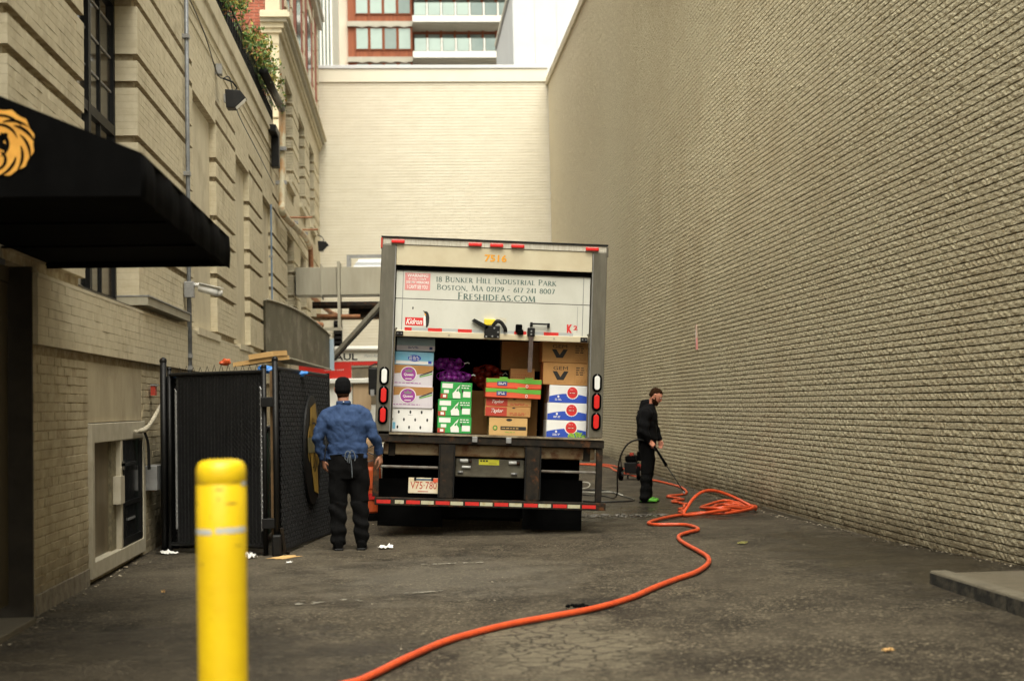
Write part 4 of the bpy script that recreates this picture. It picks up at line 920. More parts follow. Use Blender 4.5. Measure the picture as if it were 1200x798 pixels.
# gate (front): vertical slats
for t in np.linspace(.135, .845, 25):
    o = panel('slat', FA, FB, t, t+.019, .10, 1.84, .008, rng.uniform(-.003, .003), M['slat']).build('slat', M['slat'], fe)
panel('b', FA, FB, .11, .875, .09, 1.86, .004, -.016, M['blackmatte']).build('backing_sheet', M['gapback'], fe)  # grey sheet stands in for light showing between the gate slats
for t in (.118, .868):
    mb = MB(); z = .28
    while z < 1.68: mb.tube([onA(t-.008, z, .012), onA(t+.008, z+.03, .016), onA(t-.008, z+.06, .012)], .004, 4); z += .06
    mb.tube([onA(t, .25, .008), onA(t, 1.70, .008)], .012, 6); mb.build('lacing_rod', M['galv'], fe)
def chainlink(A, B, t0, t1, z0, z1, off, sag, px=.052):
    Lw = (B-A).length*(t1-t0); Hh = z1-z0; mb = MB(); n = int((Lw+Hh)/px)
    for s_ in (1, -1):
        for i in range(-int(Hh/px)-1, int(Lw/px)+int(Hh/px)+2):
            u0 = i*px; 
            a_ = (u0, 0.) if s_ > 0 else (u0, 0.); b_ = (u0+s_*Hh, Hh)
            # clip to the panel
            (ua, va), (ub, vb) = a_, b_
            if ua > ub: (ua, va), (ub, vb) = (ub, vb), (ua, va)
            if ub < 0 or ua > Lw: continue
            sl2 = (vb-va)/(ub-ua)
            if ua < 0: va += -ua*sl2; ua = 0
            if ub > Lw: vb -= (ub-Lw)*sl2; ub = Lw
            if abs(ub-ua) < .01: continue
            p = onA(t0+(t1-t0)*ua/Lw, z0+va+sag*ua/Lw, off+(.002*s_), A, B); q = onA(t0+(t1-t0)*ub/Lw, z0+vb+sag*ub/Lw, off+.002*s_, A, B); mb.tube([p, q], .0022, 3, caps=False)
    return mb
chainlink(FA, FB, .11, .88, .08, 1.88, .010, 0).build('chain_link_mesh', M['wire'], fe, kind='stuff')
mb = MB()
for i in range(12):
    t = .13+i*.062; mb.tube([onA(t, 1.87), onA(t+.020, 1.955+rng.uniform(-.02, .01)), onA(t+.04, 1.87)], .0035, 4)
mb.build('top_twist', M['wire'], fe, kind='stuff')
for t, h, r in ((.0, 2.02, .035), (.055, 1.93, .022), (.89, 1.92, .026), (.985, 1.99, .03)): MB().tube([onA(t, 0), onA(t, h)], r, 10).sphere(tuple(onA(t, h)), r*1.15, 8, 6).build('post', M['black'], fe, smooth=True)
for t0_, z0_, t1_, z1_ in ((.05, 1.87, .90, 1.87), (.05, .09, .90, .09), (.89, 1.55, .985, 1.55), (.89, .32, .985, .34)): MB().tube([onA(t0_, z0_), onA(t1_, z1_)], .021, 8).build('gate_rail', M['black'], fe)
for z in (.33, 1.56): MB().box(*(lambda p: (p.x-.09, p.x+.05, p.y-.05, p.y+.05, z-.05, z+.05))(onA(.94, z))).build('hinge', M['black'], fe, bevel=.006)
panel('c', FA, FB, .915, .965, .08, 1.88, .004, -.05, M['cardpale']).build('gap_board', mat('brown_gap_board', (.22, .13, .06), (.12, .08, .04), scale=5, rough=.8), fe)
panel('f', FA, FB, .0, .11, .04, 1.86, .004, -.03, M['blackmatte']).build('filler_strip', M['blackmatte'], fe)
# side panel: woven horizontal slats
Ls = (FC-FB).length; SK = -.03
for r_ in range(39):
    z = .07+r_*.0462; mb = MB(); n = 42
    for i in range(n):
        t0, t1 = .02+i*.96/n, .02+(i+.80)*.96/n; o_ = .010+(.006 if (i+r_) % 2 else 0)
        a, b = onA(t0, z+SK*t0, o_, FB, FC), onA(t1, z+SK*t1, o_+.004, FB, FC); hh = .036
        mb.add([a, b, b+Vector((0, 0, hh)), a+Vector((0, 0, hh))], [(0, 1, 2, 3)])
    mb.build('slat', M['slat2'], fe)
panel('b', FB, FC, .015, .985, .05, 1.88, .004, -.006, M['blackmatte'], SK).build('backing_sheet', M['blackmatte'], fe)
chainlink(FB, FC, .015, .985, .05, 1.88, .022, SK, .065).build('chain_link_mesh', M['wire'], fe, kind='stuff')
for z_ in (1.90, .05): MB().tube([onA(0, z_, 0, FB, FC), onA(1, z_-.03, 0, FB, FC)], .020, 8).build('rail', M['black'], fe)
MB().tube([onA(1, -.05, 0, FB, FC), onA(1, 1.90, 0, FB, FC)], .03, 10).build('post', M['black'], fe)
MB().box(*(lambda p: (p.x-.05, p.x+.05, p.y-.06, p.y+.06, .0, .22))(onA(.985, 0))).build('base_shoe', M['black'], fe, bevel=.02)
MB().tube([onA(.0, .28, .03, FB, FC), onA(.02, .04, .05, FB, FC), onA(.06, .02, .06, FB, FC)], .02, 8).build('drop_bolt', M['rustysteel'], fe)
# what stands inside
bn = thing('waste_bin', 'dark green steel waste bin hidden inside the black enclosure', 'waste bin', (-1.95, 16.3, 0))
MB().box(-.65, .45, -.6, .8, .12, 1.25).build('bin_body', mat('dark_green_steel', (.02, .05, .03), rough=.6), bn, bevel=.02); MB().box(-.67, .47, -.62, .82, 1.252, 1.30).build('lid', M['black'], bn, bevel=.01)
for x in (-.5, .3): MB().cyl((x, -.4, .06), (x+.05, -.4, .06), .06).build('castor', M['blackmatte'], bn)
b1 = thing('flattened_carton', 'flattened brown carton lying on top of the bin enclosure', 'carton', (-1.70, 15.45, 1.96), 0, rot=(R(3), R(-7), R(-14)))
MB().box(-.05, .40, -.25, .28, 0, .045).build('board', M['cardpale'], b1); MB().box(.14, .41, -.27, .20, .047, .10).build('flap', M['cardpale'], b1)
b2 = thing('orange_bag', 'small crumpled orange plastic bag on the enclosure top beside the carton', 'bag', (-1.86, 14.98, 1.95))
mb = MB(); mb.sphere((0, 0, .03), (.06, .05, .035), 12, 8); o = mb.build('film', M['orangeplastic'], b2, smooth=False)
for v_ in o.data.vertices: v_.co += v_.co.normalized()*.03*noise.noise(v_.co*30)
for i, (x, y, z, s_, lab) in enumerate(((-1.42, 14.85, 1.90, .07, 'blue plastic bag bulging over the top corner post of the enclosure'), (-1.14, 15.6, 1.87, .06, 'small blue plastic bag tip midway along the slatted side fence top'), (-2.38, 15.32, 1.86, .05, 'scrap of blue plastic behind the gate beside the left hinge post'))):
    mb = MB(); mb.sphere((0, 0, 0), (s_*1.5, s_, s_*.55), 14, 10); o = mb.build('blue_plastic_bag', M['bluetarp']); o.location = (x, y, z)
    for v_ in o.data.vertices: v_.co += v_.co.normalized()*s_*.6*noise.noise(v_.co*25)
    tag(o, lab, 'bag', 'blue plastic bags on the enclosure')
# round sign on the side fence
dn = thing('round_lion_sign', 'round black sign with worn gold lion print fixed to the slatted fence', 'sign')
c = FB.lerp(FC, .565); dd = (FC-FB).normalized(); dn.location = (c.x, c.y, 1.03); dn.rotation_euler = (0, 0, math.atan2(dd.y, dd.x))
disc = MB(); disc.prism([(.40*math.cos(2*math.pi*i/40), .60*math.sin(2*math.pi*i/40)) for i in range(40)], 'y', -.055, -.035).build('sign_disc', M['black'], dn)
em = MB(); emblem(em, .02, .05, .32); em.add([(-.14, 0, .46), (.12, 0, .52), (.26, 0, .2), (.18, 0, -.2), (.22, 0, -.50), (.02, 0, -.46), (-.16, 0, -.05)], [tuple(range(7))]); e_ = em.build('lion_print', M['golddull'], dn); e_.location = (0, -.062, 0)
lk = MB(); locks(lk, .02, .05, .32); e2_ = lk.build('mane_lines', M['black'], e_); e2_.location = (0, -.002, 0)
rect(dn, 'faded_sticker', -.30, .30, -.03, .14, -.068, mat('smoky_sticker', (.10, .09, .045), (.16, .13, .05), scale=9, rough=.5))

M['scuff'] = mat('dark_scuff', (.30, .18, .02), rough=.7)
# ================================================================== BOLLARD, KERB, LITTER
bo = thing('bollard', 'yellow plastic sleeved bollard with worn silver reflective bands in the left foreground', 'bollard', (-.64, 5.0, 0))
mb = MB(); prof = [(.0, 1.312), (.045, 1.3115), (.065, 1.308), (.077, 1.300), (.0835, 1.287), (.0855, 1.270), (.0855, 1.235), (.0835, 1.232), (.0835, 1.227), (.0855, 1.224), (.0855, 1.0), (.0845, .6), (.0855, .2), (.087, 0)]
n = 40; vs = []
for r_, z in prof:
    for i in range(n): a = 2*math.pi*i/n; d_ = .0016*noise.noise(Vector((math.cos(a)*2, math.sin(a)*2, z*7))); vs.append(((r_+d_*(r_ > .05))*math.cos(a), (r_+d_*(r_ > .05))*math.sin(a), z))
fs = [(j*n+i, (j+1)*n+i, (j+1)*n+(i+1) % n, j*n+(i+1) % n) for j in range(len(prof)-1) for i in range(n)]
mb.add(vs, fs); mb.build('sleeve', M['yellow'], bo, smooth=True)
def band(z0, z1, segs, name):
    mb = MB()
    for a0, a1, dz in segs:
        k = 8
        for i in range(k):
            p = R(a0+(a1-a0)*i/k); q = R(a0+(a1-a0)*(i+1)/k); r_ = .0868; e = .002*math.sin(i*2.1)
            mb.add([(r_*math.cos(p), r_*math.sin(p), z0+dz-e), (r_*math.cos(q), r_*math.sin(q), z0+dz+e), (r_*math.cos(q), r_*math.sin(q), z1+dz-e), (r_*math.cos(p), r_*math.sin(p), z1+dz)], [(0, 1, 2, 3)])
    mb.build(name, M['reflect'], bo)
for sg_ in ((184, 255, -.004), (264, 345, 0), (10, 170, 0)): band(1.064, 1.082, [sg_], 'reflective_band')
band(1.222, 1.236, [(330, 352, 0)], 'reflective_band')
for a0, a1, z, h in ((285, 318, 1.165, .006), (262, 284, 1.213, .005), (268, 273, 1.18, .008), (205, 214, 1.165, .008), (296, 322, 1.236, .003), (215, 248, 1.234, .003), (305, 330, 1.02, .004), (225, 232, .96, .010), (250, 254, 1.12, .006)):
    mb = MB()
    for i in range(6):
        p = R(a0+(a1-a0)*i/6); q = R(a0+(a1-a0)*(i+1)/6); r_ = .0866; w = h*math.sin(math.pi*(i+.5)/6)
        mb.add([(r_*math.cos(p), r_*math.sin(p), z-w/2), (r_*math.cos(q), r_*math.sin(q), z-w/2), (r_*math.cos(q), r_*math.sin(q), z+w/2), (r_*math.cos(p), r_*math.sin(p), z+w/2)], [(0, 1, 2, 3)])
    mb.build('scuff', M['scuff'], bo)

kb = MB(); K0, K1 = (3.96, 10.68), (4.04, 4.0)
kerb = thing('kerb', 'short weathered stone kerb with dark face at the right edge', 'kerb', (3.96, 10.68, 0))
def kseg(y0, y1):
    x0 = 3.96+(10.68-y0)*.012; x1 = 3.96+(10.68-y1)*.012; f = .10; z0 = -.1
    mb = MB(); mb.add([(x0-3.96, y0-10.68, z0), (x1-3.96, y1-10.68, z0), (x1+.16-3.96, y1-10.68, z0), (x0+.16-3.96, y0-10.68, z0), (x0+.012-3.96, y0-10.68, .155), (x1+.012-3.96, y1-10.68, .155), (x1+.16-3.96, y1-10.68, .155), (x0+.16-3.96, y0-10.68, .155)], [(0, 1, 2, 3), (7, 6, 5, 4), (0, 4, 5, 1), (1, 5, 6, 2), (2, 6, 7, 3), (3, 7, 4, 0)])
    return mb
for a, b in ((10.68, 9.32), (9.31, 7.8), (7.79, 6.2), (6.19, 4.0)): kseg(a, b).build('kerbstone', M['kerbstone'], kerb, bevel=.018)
o = MB().box(4.12, 4.995, 2.0, 10.66, -.1, .135).build('pavement', M['concrete'], bevel=.008); o['kind'] = 'structure'

def litter(name, label, cat, x, y, pts, m, h=.03, s=1.):
    mb = MB(); n = 9; z = gz(x, y)+.008; vs = []
    for j in range(n):
        for i in range(n):
            u, w = i/(n-1)-.5, j/(n-1)-.5; px, py = u*pts[0], w*pts[1]
            vs.append((px+.2*pts[0]*noise.noise(Vector((w*3, u*2, x))), py+.2*pts[1]*noise.noise(Vector((u*3, w*2, y))), h*abs(noise.noise(Vector((u*5+x, w*5+y, 1.))))*1.6))
    mb.add(vs, [(j*n+i, j*n+i+1, (j+1)*n+i+1, (j+1)*n+i) for j in range(n-1) for i in range(n-1)])
    o = mb.build(name, m); o.location = (x, y, z); o.rotation_euler = (0, 0, rng.uniform(0, 3)); return tag(o, label, cat, {'paper_scrap': 'paper scraps on the ground', 'dead_leaf': 'dead leaves on the ground'}.get(name))
litter('crumpled_paper', 'crumpled white paper on the asphalt to the right of the blue shirted man', 'litter', -.23, 15.07, (.15, .11), M['paper'], .04)
litter('paper_scrap', 'white plastic wrapper at the foot of the gate beside the yellow bollard', 'litter', -1.57, 14.45, (.14, .12), M['paper'], .08)
litter('flat_cardboard', 'flat pale cardboard scrap under the enclosure corner post', 'litter', -1.22, 14.42, (.32, .2), M['cardpale'], .006)
litter('paper_scrap', 'white paper with red print against the wall below the gate hinge post', 'litter', -2.50, 15.15, (.26, .14), M['paper'], .035)
litter('paper_scrap', 'tiny white scrap on the asphalt in front of the enclosure', 'litter', -1.14, 13.9, (.07, .04), M['paper'], .02)
litter('dead_leaf', 'pale orange leaf lying alone on the asphalt at lower right', 'leaf', 2.74, 8.06, (.07, .035), M['cardpale'], .02)
litter('dead_leaf', 'brown leaf on the asphalt left of the yellow bollard', 'leaf', -2.0, 11.9, (.05, .03), M['cardpale'], .02)
litter('weed_tuft', 'small tuft of greenish weed debris on the asphalt near the right brick wall', 'litter', 3.47, 14.63, (.16, .09), mat('dry_moss', (.12, .12, .03), (.2, .17, .05), scale=40, rough=.9), .02)
lt = MB()
for i in range(230):
    x, y = rng.uniform(-2.5, 4.6), rng.uniform(7.2, 24); z = gz(x, y)+.006; s_ = rng.uniform(.004, .014); a = rng.uniform(0, 3)
    lt.add([(x+s_*math.cos(a+q)*rng.uniform(.6, 1.2), y+s_*math.sin(a+q)*rng.uniform(.6, 1.2), z+rng.uniform(.0, .006)) for q in (0, 1.3, 2.6, 3.9, 5.2)], [(0, 1, 2, 3, 4)])
for i in range(520):
    side = rng.random() < .5; y = rng.uniform(9, 26); x = (-2.70+abs(rng.normal(0, .05))) if side else (4.96-abs(rng.normal(0, .07)))
    if side and 14.4 < y < 17.5: continue
    z = gz(x, y)+.006; s_ = rng.uniform(.005, .018); a = rng.uniform(0, 3)
    lt.add([(x+s_*math.cos(a+q)*rng.uniform(.6, 1.2), y+s_*math.sin(a+q)*rng.uniform(.6, 1.2), z+rng.uniform(.0, .012)) for q in (0, 1.3, 2.6, 3.9, 5.2)], [(0, 1, 2, 3, 4)])
tag(lt.build('grit', mat('pale_grit', (.42, .37, .28), (.18, .14, .09), scale=3, rough=.9)), kind='stuff')
wl = MB()
for i in range(160):
    x, y = 2.15+rng.uniform(0, 1.35), 19.0+rng.normal(0, .16); z = gz(x, y)+.004; s_ = rng.uniform(.01, .03); a = rng.uniform(0, 3)
    wl.add([(x+s_*1.4*math.cos(a+q), y+s_*math.sin(a+q), z+rng.uniform(.004, .016)) for q in (0, 1.3, 2.6, 3.9, 5.2)], [(0, 1, 2, 3, 4)])
tag(wl.build('loose_gravel', mat('grey_gravel', (.22, .21, .19), (.09, .08, .07), scale=20, rough=.6)), kind='stuff')

ck = thing('asphalt_chunk', 'small black clump of broken asphalt beside the orange hose in the middle foreground', 'debris', (1.23, 10.27, gz(1.23, 10.27)))
mb = MB()
for i in range(26):
    x, y = rng.normal(0, .05), rng.normal(0, .05); s_ = rng.uniform(.008, .022); mb.sphere((x, y, s_*.4), (s_, s_*rng.uniform(.7, 1.2), s_*.7), 6, 4)
tag(mb.build('clump', M['blackmatte'], ck), kind='stuff')
def scuff(label, x, y, lx, ly, n, m):
    mb = MB()
    for i in range(n):
        u, w = rng.uniform(-1, 1), rng.normal(0, .4); px, py = x+u*lx, y+w*ly+u*ly*.3; z = gz(px, py)+.012; s_ = rng.uniform(.004, .016); a = rng.uniform(0, 3)
        mb.add([(px+s_*2.4*math.cos(a+q), py+s_*1.4*math.sin(a+q), z+rng.uniform(-.002, .002)) for q in (0, 1.2, 2.5, 3.8, 5.1)], [(0, 1, 2, 3, 4)])
    tag(mb.build('paint_scuff', m), label, None, None, 'stuff')
pm = mat('pale_paint_flake', (.34, .32, .27), (.18, .16, .12), scale=20, rough=.8)
scuff('thin broken streak of pale paint on the asphalt behind the truck', .38, 13.4, .30, .03, 30, pm)
scuff('faint pale scrape on the asphalt in the middle foreground', .12, 11.36, .14, .05, 14, pm)
scuff('faint grey streaks on the asphalt to the right of the bollard', -.6, 11.0, .30, .12, 14, pm)

# ================================================================== DELIVERY TRUCK (local frame: rear centre on the ground, x right, y forward)
TH = .052
TM = Matrix.Translation((.898, 16.4, 0)) @ Matrix.Rotation(TH, 4, 'Y')
tk = thing('delivery_truck', 'white box truck seen from behind with its roll-up door half open on stacked produce', 'truck'); tk.matrix_world = TM
def tb_(name, x0, x1, y0, y1, z0, z1, m, parent=tk, **kw): return MB().box(x0, x1, y0, y1, z0, z1).build(name, m, parent, **kw)
BW = 1.31
body = MB(); body.box(-BW, -BW+.04, .06, 7.2, 1.0, 3.34).box(BW-.04, BW, .06, 7.2, 1.0, 3.34).box(-BW, BW, .06, 7.2, 3.34, 3.38).box(-BW, BW, 7.16, 7.24, 1.0, 3.34).build('box_body', M['whitepaint'], tk)
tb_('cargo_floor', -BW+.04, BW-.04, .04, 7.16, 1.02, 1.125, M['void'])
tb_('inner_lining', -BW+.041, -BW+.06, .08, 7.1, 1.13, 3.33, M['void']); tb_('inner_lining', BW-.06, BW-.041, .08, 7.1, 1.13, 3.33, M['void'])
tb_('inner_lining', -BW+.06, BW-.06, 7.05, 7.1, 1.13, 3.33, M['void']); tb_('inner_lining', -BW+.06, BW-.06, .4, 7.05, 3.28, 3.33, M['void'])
for s_ in (-1, 1):
    x0, x1 = sorted((s_*1.138, s_*1.312)); p = tb_('corner_post', x0, x1, -.02, .10, 1.145, 3.30, M['steel'], bevel=.008)
    xx = s_*1.125; MB().tube([(xx, -.035, 1.15), (xx, -.035, 2.30), (xx+s_*-.02, -.03, 2.34)], .011, 8).build('door_track', M['spray'], tk)
    MB().box(*sorted((s_*1.142, s_*1.150)), -.024, -.0205, 1.15, 3.28).build('edge_bead', M['galv'], p)
    lx = s_*1.222-(.006 if s_ < 0 else -.01)
    for i, (zc, mm) in enumerate(((1.781, M['clearlens']), (1.561, M['red']), (1.333, M['red']))):
        def stad(rx, rz, y0, y1, name, m, par):
            pts = [(lx+rx*math.cos(a), zc+(rz-rx)+rx*math.sin(a)) for a in np.linspace(0, math.pi, 10)]+[(lx+rx*math.cos(a), zc-(rz-rx)+rx*math.sin(a)) for a in np.linspace(math.pi, 2*math.pi, 10)]
            return MB().prism(pts, 'y', y0, y1).build(name, m, par, bevel=.005)
        g_ = stad(.056, .106, -.036, -.02, 'lamp_grommet', M['blackmatte'], tk); g_.name = 'tail_lamp'
        stad(.031, .082, -.048, -.0365, 'lens', mm, g_)
        MB().cyl((lx, -.0365, zc+.095), (lx, -.042, zc+.095), .007, 6).build('screw', M['galv'], g_)
tb_('top_rail', -1.30, 1.30, -.015, .08, 3.302, 3.372, mat('corrugated_dirty_white', (.55, .53, .46), (.42, .38, .30), scale=14, rough=.6, stretch=(4, 1, .5)), bevel=.004)
tb_('roof_edge', -1.318, 1.318, -.028, .10, 3.374, 3.392, M['black'])
for s_ in (-1, 1): tb_('corner_cap', *sorted((s_*1.30, s_*1.322)), -.03, .08, 3.25, 3.372, M['redink2' if s_ < 0 else 'steel'], bevel=.006)
for x in (-1.125, -.235, .015, .26, 1.13): MB().box(x-.077, x+.077, -.045, -.016, 3.312, 3.352).build('marker_lamp', M['red'], tk, bevel=.008)
hp = tb_('header_panel', -1.137, 1.137, -.005, .06, 3.065, 3.30, M['creampaint'], bevel=.004)
text('7516', hp, -.118, .138, 3.142, 3.226, -.0075, M['orangeink'], bold=.03)
tb_('header_seal', -1.137, 1.137, .03, .07, 3.01, 3.063, M['blackmatte'])
rdoor = link('roll_door', None, tk)
tb_('door_panel', -1.128, 1.128, .045, .08, 2.688, 3.02, M['doorwhite'], rdoor); tb_('door_panel', -1.128, 1.128, .045, .08, 2.315, 2.680, M['doorwhite'], rdoor)
tb_('panel_seam', -1.128, 1.128, .052, .078, 2.679, 2.689, M['blackmatte'], rdoor)
for x in (-1.05, 1.05): tb_('panel_stile', x-.004, x+.004, .042, .0445, 2.32, 3.01, M['galv'], rdoor)
tb_('stile_streak', .985, .990, .0435, .0447, 2.36, 2.66, M['galv'], rdoor)
tb_('bottom_rail', -1.128, 1.128, .025, .09, 2.245, 2.313, M['creampaint'], rdoor, bevel=.006)
segs = [(-1.015, -.93, 'r'), (-.93, -.745, 'g'), (-.745, -.58, 'r'), (-.58, -.40, 'g'), (-.40, -.235, 'r'), (-.235, -.11, 'g'), (.10, .255, 'g'), (.255, .40, 'r'), (.50, .60, 'g'), (.60, .775, 'r'), (.775, .945, 'g')]
for a, b, c in segs: tb_('reflective_tape', a, b-.002, .0415, .0447, 2.298+.016, 2.352, M['redtape' if c == 'r' else 'tapegrey'], rdoor)
Y_ = .0435
def rtext(s, x0, x1, z0, z1): return place_flat(roman(s, M['ink']), rdoor, x0, x1, z0, z1, Y_)
rtext('18 Bunker Hill Industrial Park', -.670, .732, 2.890, 2.962)
rtext('Boston, Ma 02129 - 617 241 8007', -.657, .716, 2.790, 2.868)
rtext('Freshideas.com', -.412, .490, 2.694, 2.780)
ws_ = rect(rdoor, 'warning_sticker', -1.03, -.737, 2.783, 2.982, .0440, M['pinkred'])
for s, x0, x1, z0, z1 in (('WARNING', -1.005, -.762, 2.935, 2.972), ("IF YOU CAN'T", -.985, -.785, 2.902, 2.924), ('SEE MY MIRRORS', -1.015, -.752, 2.860, 2.890), ("I CAN'T SEE YOU", -1.0, -.766, 2.800, 2.845)): text(s, ws_, x0, x1, z0, z1, .0425, M['whiteink'], bold=.02)
kd = rect(rdoor, 'maker_sticker', -1.012, -.802, 2.375, 2.468, .0440, M['redink']); text('Kidron', kd, -1.0, -.815, 2.388, 2.456, .0425, M['whiteink'], shear=.35, bold=.02)
pg = [(-.742, 2.378), (-.735, 2.42), (-.733, 2.47), (-.742, 2.515), (-.762, 2.542), (-.792, 2.545), (-.812, 2.552), (-.794, 2.530), (-.786, 2.50), (-.792, 2.46), (-.788, 2.41), (-.776, 2.372), (-.760, 2.350)]
pn = flat(rdoor, 'penguin_sticker', pg, .0432, M['blackink']); flat(pn, 'white_breast', [(-.785, 2.50), (-.776, 2.48), (-.774, 2.43), (-.770, 2.38), (-.778, 2.362), (-.797, 2.40), (-.803, 2.45), (-.797, 2.49)], .0424, M['whiteink'])
flat(pn, 'orange_neck', [(-.795, 2.525), (-.778, 2.515), (-.772, 2.495), (-.784, 2.492)], .0422, M['orangeink']); oval(rdoor, 'small_mark', -.927, 2.577, .008, .017, .0438, M['blackink'], 8)
text('K', rdoor, .868, .935, 2.345, 2.452, .0437, M['redink'], bold=.06); text('2', rdoor, .945, .995, 2.388, 2.440, .0437, M['redink'], bold=.05)
rect(rdoor, 'tape_residue', .04, .16, 2.44, 2.50, .0440, mat('tape_residue', (.50, .46, .34), (.62, .60, .5), scale=30))
lt_ = link('latch', None, rdoor)
MB().add([(-.245, .0, 2.452), (-.215, .0, 2.478), (-.04, .0, 2.395), (-.075, .0, 2.355), (-.245, .03, 2.452), (-.215, .03, 2.478), (-.04, .03, 2.395), (-.075, .03, 2.355)], [(0, 1, 2, 3), (7, 6, 5, 4), (0, 4, 5, 1), (1, 5, 6, 2), (2, 6, 7, 3), (3, 7, 4, 0)]).build('handle_lever', M['black'], lt_)
MB().tube(smooth_path([(.0, .01, 2.40), (.05, .0, 2.455), (.10, .0, 2.44), (.145, .0, 2.375), (.15, .01, 2.335)], 4), (.012, .022), 8).build('curved_lever', M['black'], lt_)
tb_('mounting_plate', -.095, .085, .0, .042, 2.262, 2.405, M['black'], lt_, bevel=.01)
tb_('yellow_cover', -.10, .03, .01, .043, 2.405, 2.482, M['yelplastic'], lt_, bevel=.01)
for x, z in ((-.07, 2.275), (.0, 2.28), (.065, 2.275), (.065, 2.33), (.02, 2.375)): MB().cyl((x, .0, z), (x, -.008, z), .011, 8).build('bolt', M['galv'], lt_)
tb_('lock_block', .268, .345, .0, .04, 2.335, 2.43, M['blackmatte'], rdoor, bevel=.012); tb_('lock_block', .29, .36, -.01, .035, 2.31, 2.37, M['blackmatte'], rdoor, bevel=.012)
tb_('pull_handle', .445, .655, -.005, .015, 2.432, 2.452, M['black'], rdoor, bevel=.005); tb_('handle_foot', .435, .465, .0, .044, 2.410, 2.460, M['black'], rdoor, bevel=.004); tb_('handle_foot', .635, .665, .0, .044, 2.405, 2.455, M['black'], rdoor, bevel=.004)
sp_ = link('pull_strap', None, rdoor); tb_('buckle', .405, .492, -.01, .03, 2.295, 2.395, M['black'], sp_, bevel=.008)
for z in (2.32, 2.355): MB().cyl((.45, -.011, z), (.45, -.018, z), .010, 8).build('rivet', M['galv'], sp_)
mb = MB(); pts = [(.448, -.005, 2.30), (.452, .0, 2.18), (.450, .01, 2.05), (.447, .0, 1.88)]
for i in range(3):
    a, b = Vector(pts[i]), Vector(pts[i+1]); w = Vector((.025, .004, 0)); mb.add([a-w, a+w, b+w, b-w], [(0, 1, 2, 3)])
o = mb.build('webbing', mat('faded_brown_webbing', (.10, .07, .06), (.06, .045, .04), scale=30, rough=.9), sp_); s2 = o.modifiers.new('t', 'SOLIDIFY'); s2.thickness = .003
for x in (-1.07, 1.07):
    tb_('roller_bracket', x-.042, x+.042, .0, .03, 2.250, 2.305, M['black'], rdoor, bevel=.005)
    for dx in (-.02, .02): MB().cyl((x+dx, -.001, 2.277), (x+dx, -.008, 2.277), .008, 6).build('screw', M['galv'], rdoor)
for x in (-.5, .72): MB().cyl((x, .024, 2.28), (x, .017, 2.28), .008, 8).build('screw', M['galv'], rdoor)
tb_('door_underside', -1.12, 1.12, .09, .5, 2.30, 2.33, M['void'], rdoor)
# rear sill, lift-gate frame and bumper
tb_('sill', -1.31, 1.325, -.10, .05, 1.028, 1.118, M['rustysteel'], bevel=.008); tb_('sill_lip', -1.15, 1.31, -.115, .06, 1.120, 1.140, mat('worn_bright_edge', (.34, .29, .20), (.14, .10, .06), scale=9, rough=.5, metal=.3))
for x in (-.17, .22): tb_('sill_clip', x-.03, x+.03, -.13, -.10, 1.055, 1.12, M['galv'], bevel=.004)
tb_('rusty_beam', -1.21, -.562, .02, .12, .885, 1.02, M['rustybeam'], bevel=.02); tb_('rusty_beam', -.398, .428, .02, .12, .885, 1.02, M['rustybeam'], bevel=.02); tb_('rusty_beam', .592, 1.235, .02, .12, .885, 1.02, M['rustybeam'], bevel=.02)
for x in (-1.12, 1.13): tb_('beam_bracket', x-.03, x+.05, -.0, .13, .87, 1.025, M['rustysteel'], bevel=.006)
for x0, x1 in ((-.560, -.400), (.430, .590)):
    u = tb_('lift_upright', x0, x1, -.09, .04, .405, 1.026, M['rustysteel'], bevel=.008); tb_('guide_lip', x0-.012, x0+.0, -.11, -.06, .42, 1.02, M['black'], u); tb_('guide_lip', x1+.0, x1+.012, -.11, -.06, .42, 1.02, M['black'], u)
for s_ in (-1, 1): tb_('side_post', *sorted((s_*1.245, s_*1.315)), -.08, .0, .405, 1.026, M['rustysteel'], bevel=.006)
tb_('cross_tube', -1.245, -.575, -.06, -.02, .735, .765, mat('worn_grey_tube', (.16, .15, .13), (.08, .06, .045), scale=12, rough=.5), bevel=.01); tb_('cross_tube', .605, 1.245, -.06, -.02, .730, .760, bpy.data.materials['worn_grey_tube'], bevel=.01)
tb_('bumper', -1.285, 1.36, -.12, -.02, .315, .402, M['rustysteel'], bevel=.006)
n = 15; tl = (1.255+1.262)/n
for i in range(n):
    a = -1.262+i*tl*1.0; w = tl*(.86 if i % 2 else .94); red = i % 2 == 0
    if i == 1: a += .04; w *= .7
    tb_('reflective_tape', a, a+w, -.1225, -.1205, .336, .376, M['redtape'] if red else M['tapewhite'])
gb = tb_('lift_motor_box', -.375, .425, .06, .45, .650, .865, mat('greasy_olive_steel', (.13, .12, .085), (.07, .06, .04), scale=8, rough=.5, stretch=(.6, 1, 1)), bevel=.012)
st_ = tb_('yellow_sticker', -.105, .130, .0565, .0598, .795, .858, M['yelink'], gb)
for i in range(3): tb_('printed_mark', -.09+i*.033, -.068+i*.033, .0555, .0564, .832, .850, M['blackink'], gb)
tb_('printed_line', .01, .10, .0555, .0564, .81, .816, M['golddull'], gb)
for x, z, w in ((-.325, .838, .095), (-.30, .765, .10), (-.345, .705, .06), (.24, .828, .09), (.27, .70, .07)):
    MB().tube([(x, .045, z), (x+w, .045, z)], .020 if z > .8 else .014, 8).build('lift_lamp', M['clearlens'] if z > .72 else M['galv'], gb, smooth=True)
    if z > .8: MB().tube([(x+w+.002, .042, z), (x+w+.04, .042, z)], .026, 8).build('lamp_socket', M['rustysteel'], gb)
tb_('lift_platform', -1.22, 1.12, .5, .62, .16, .88, M['blackmatte'])
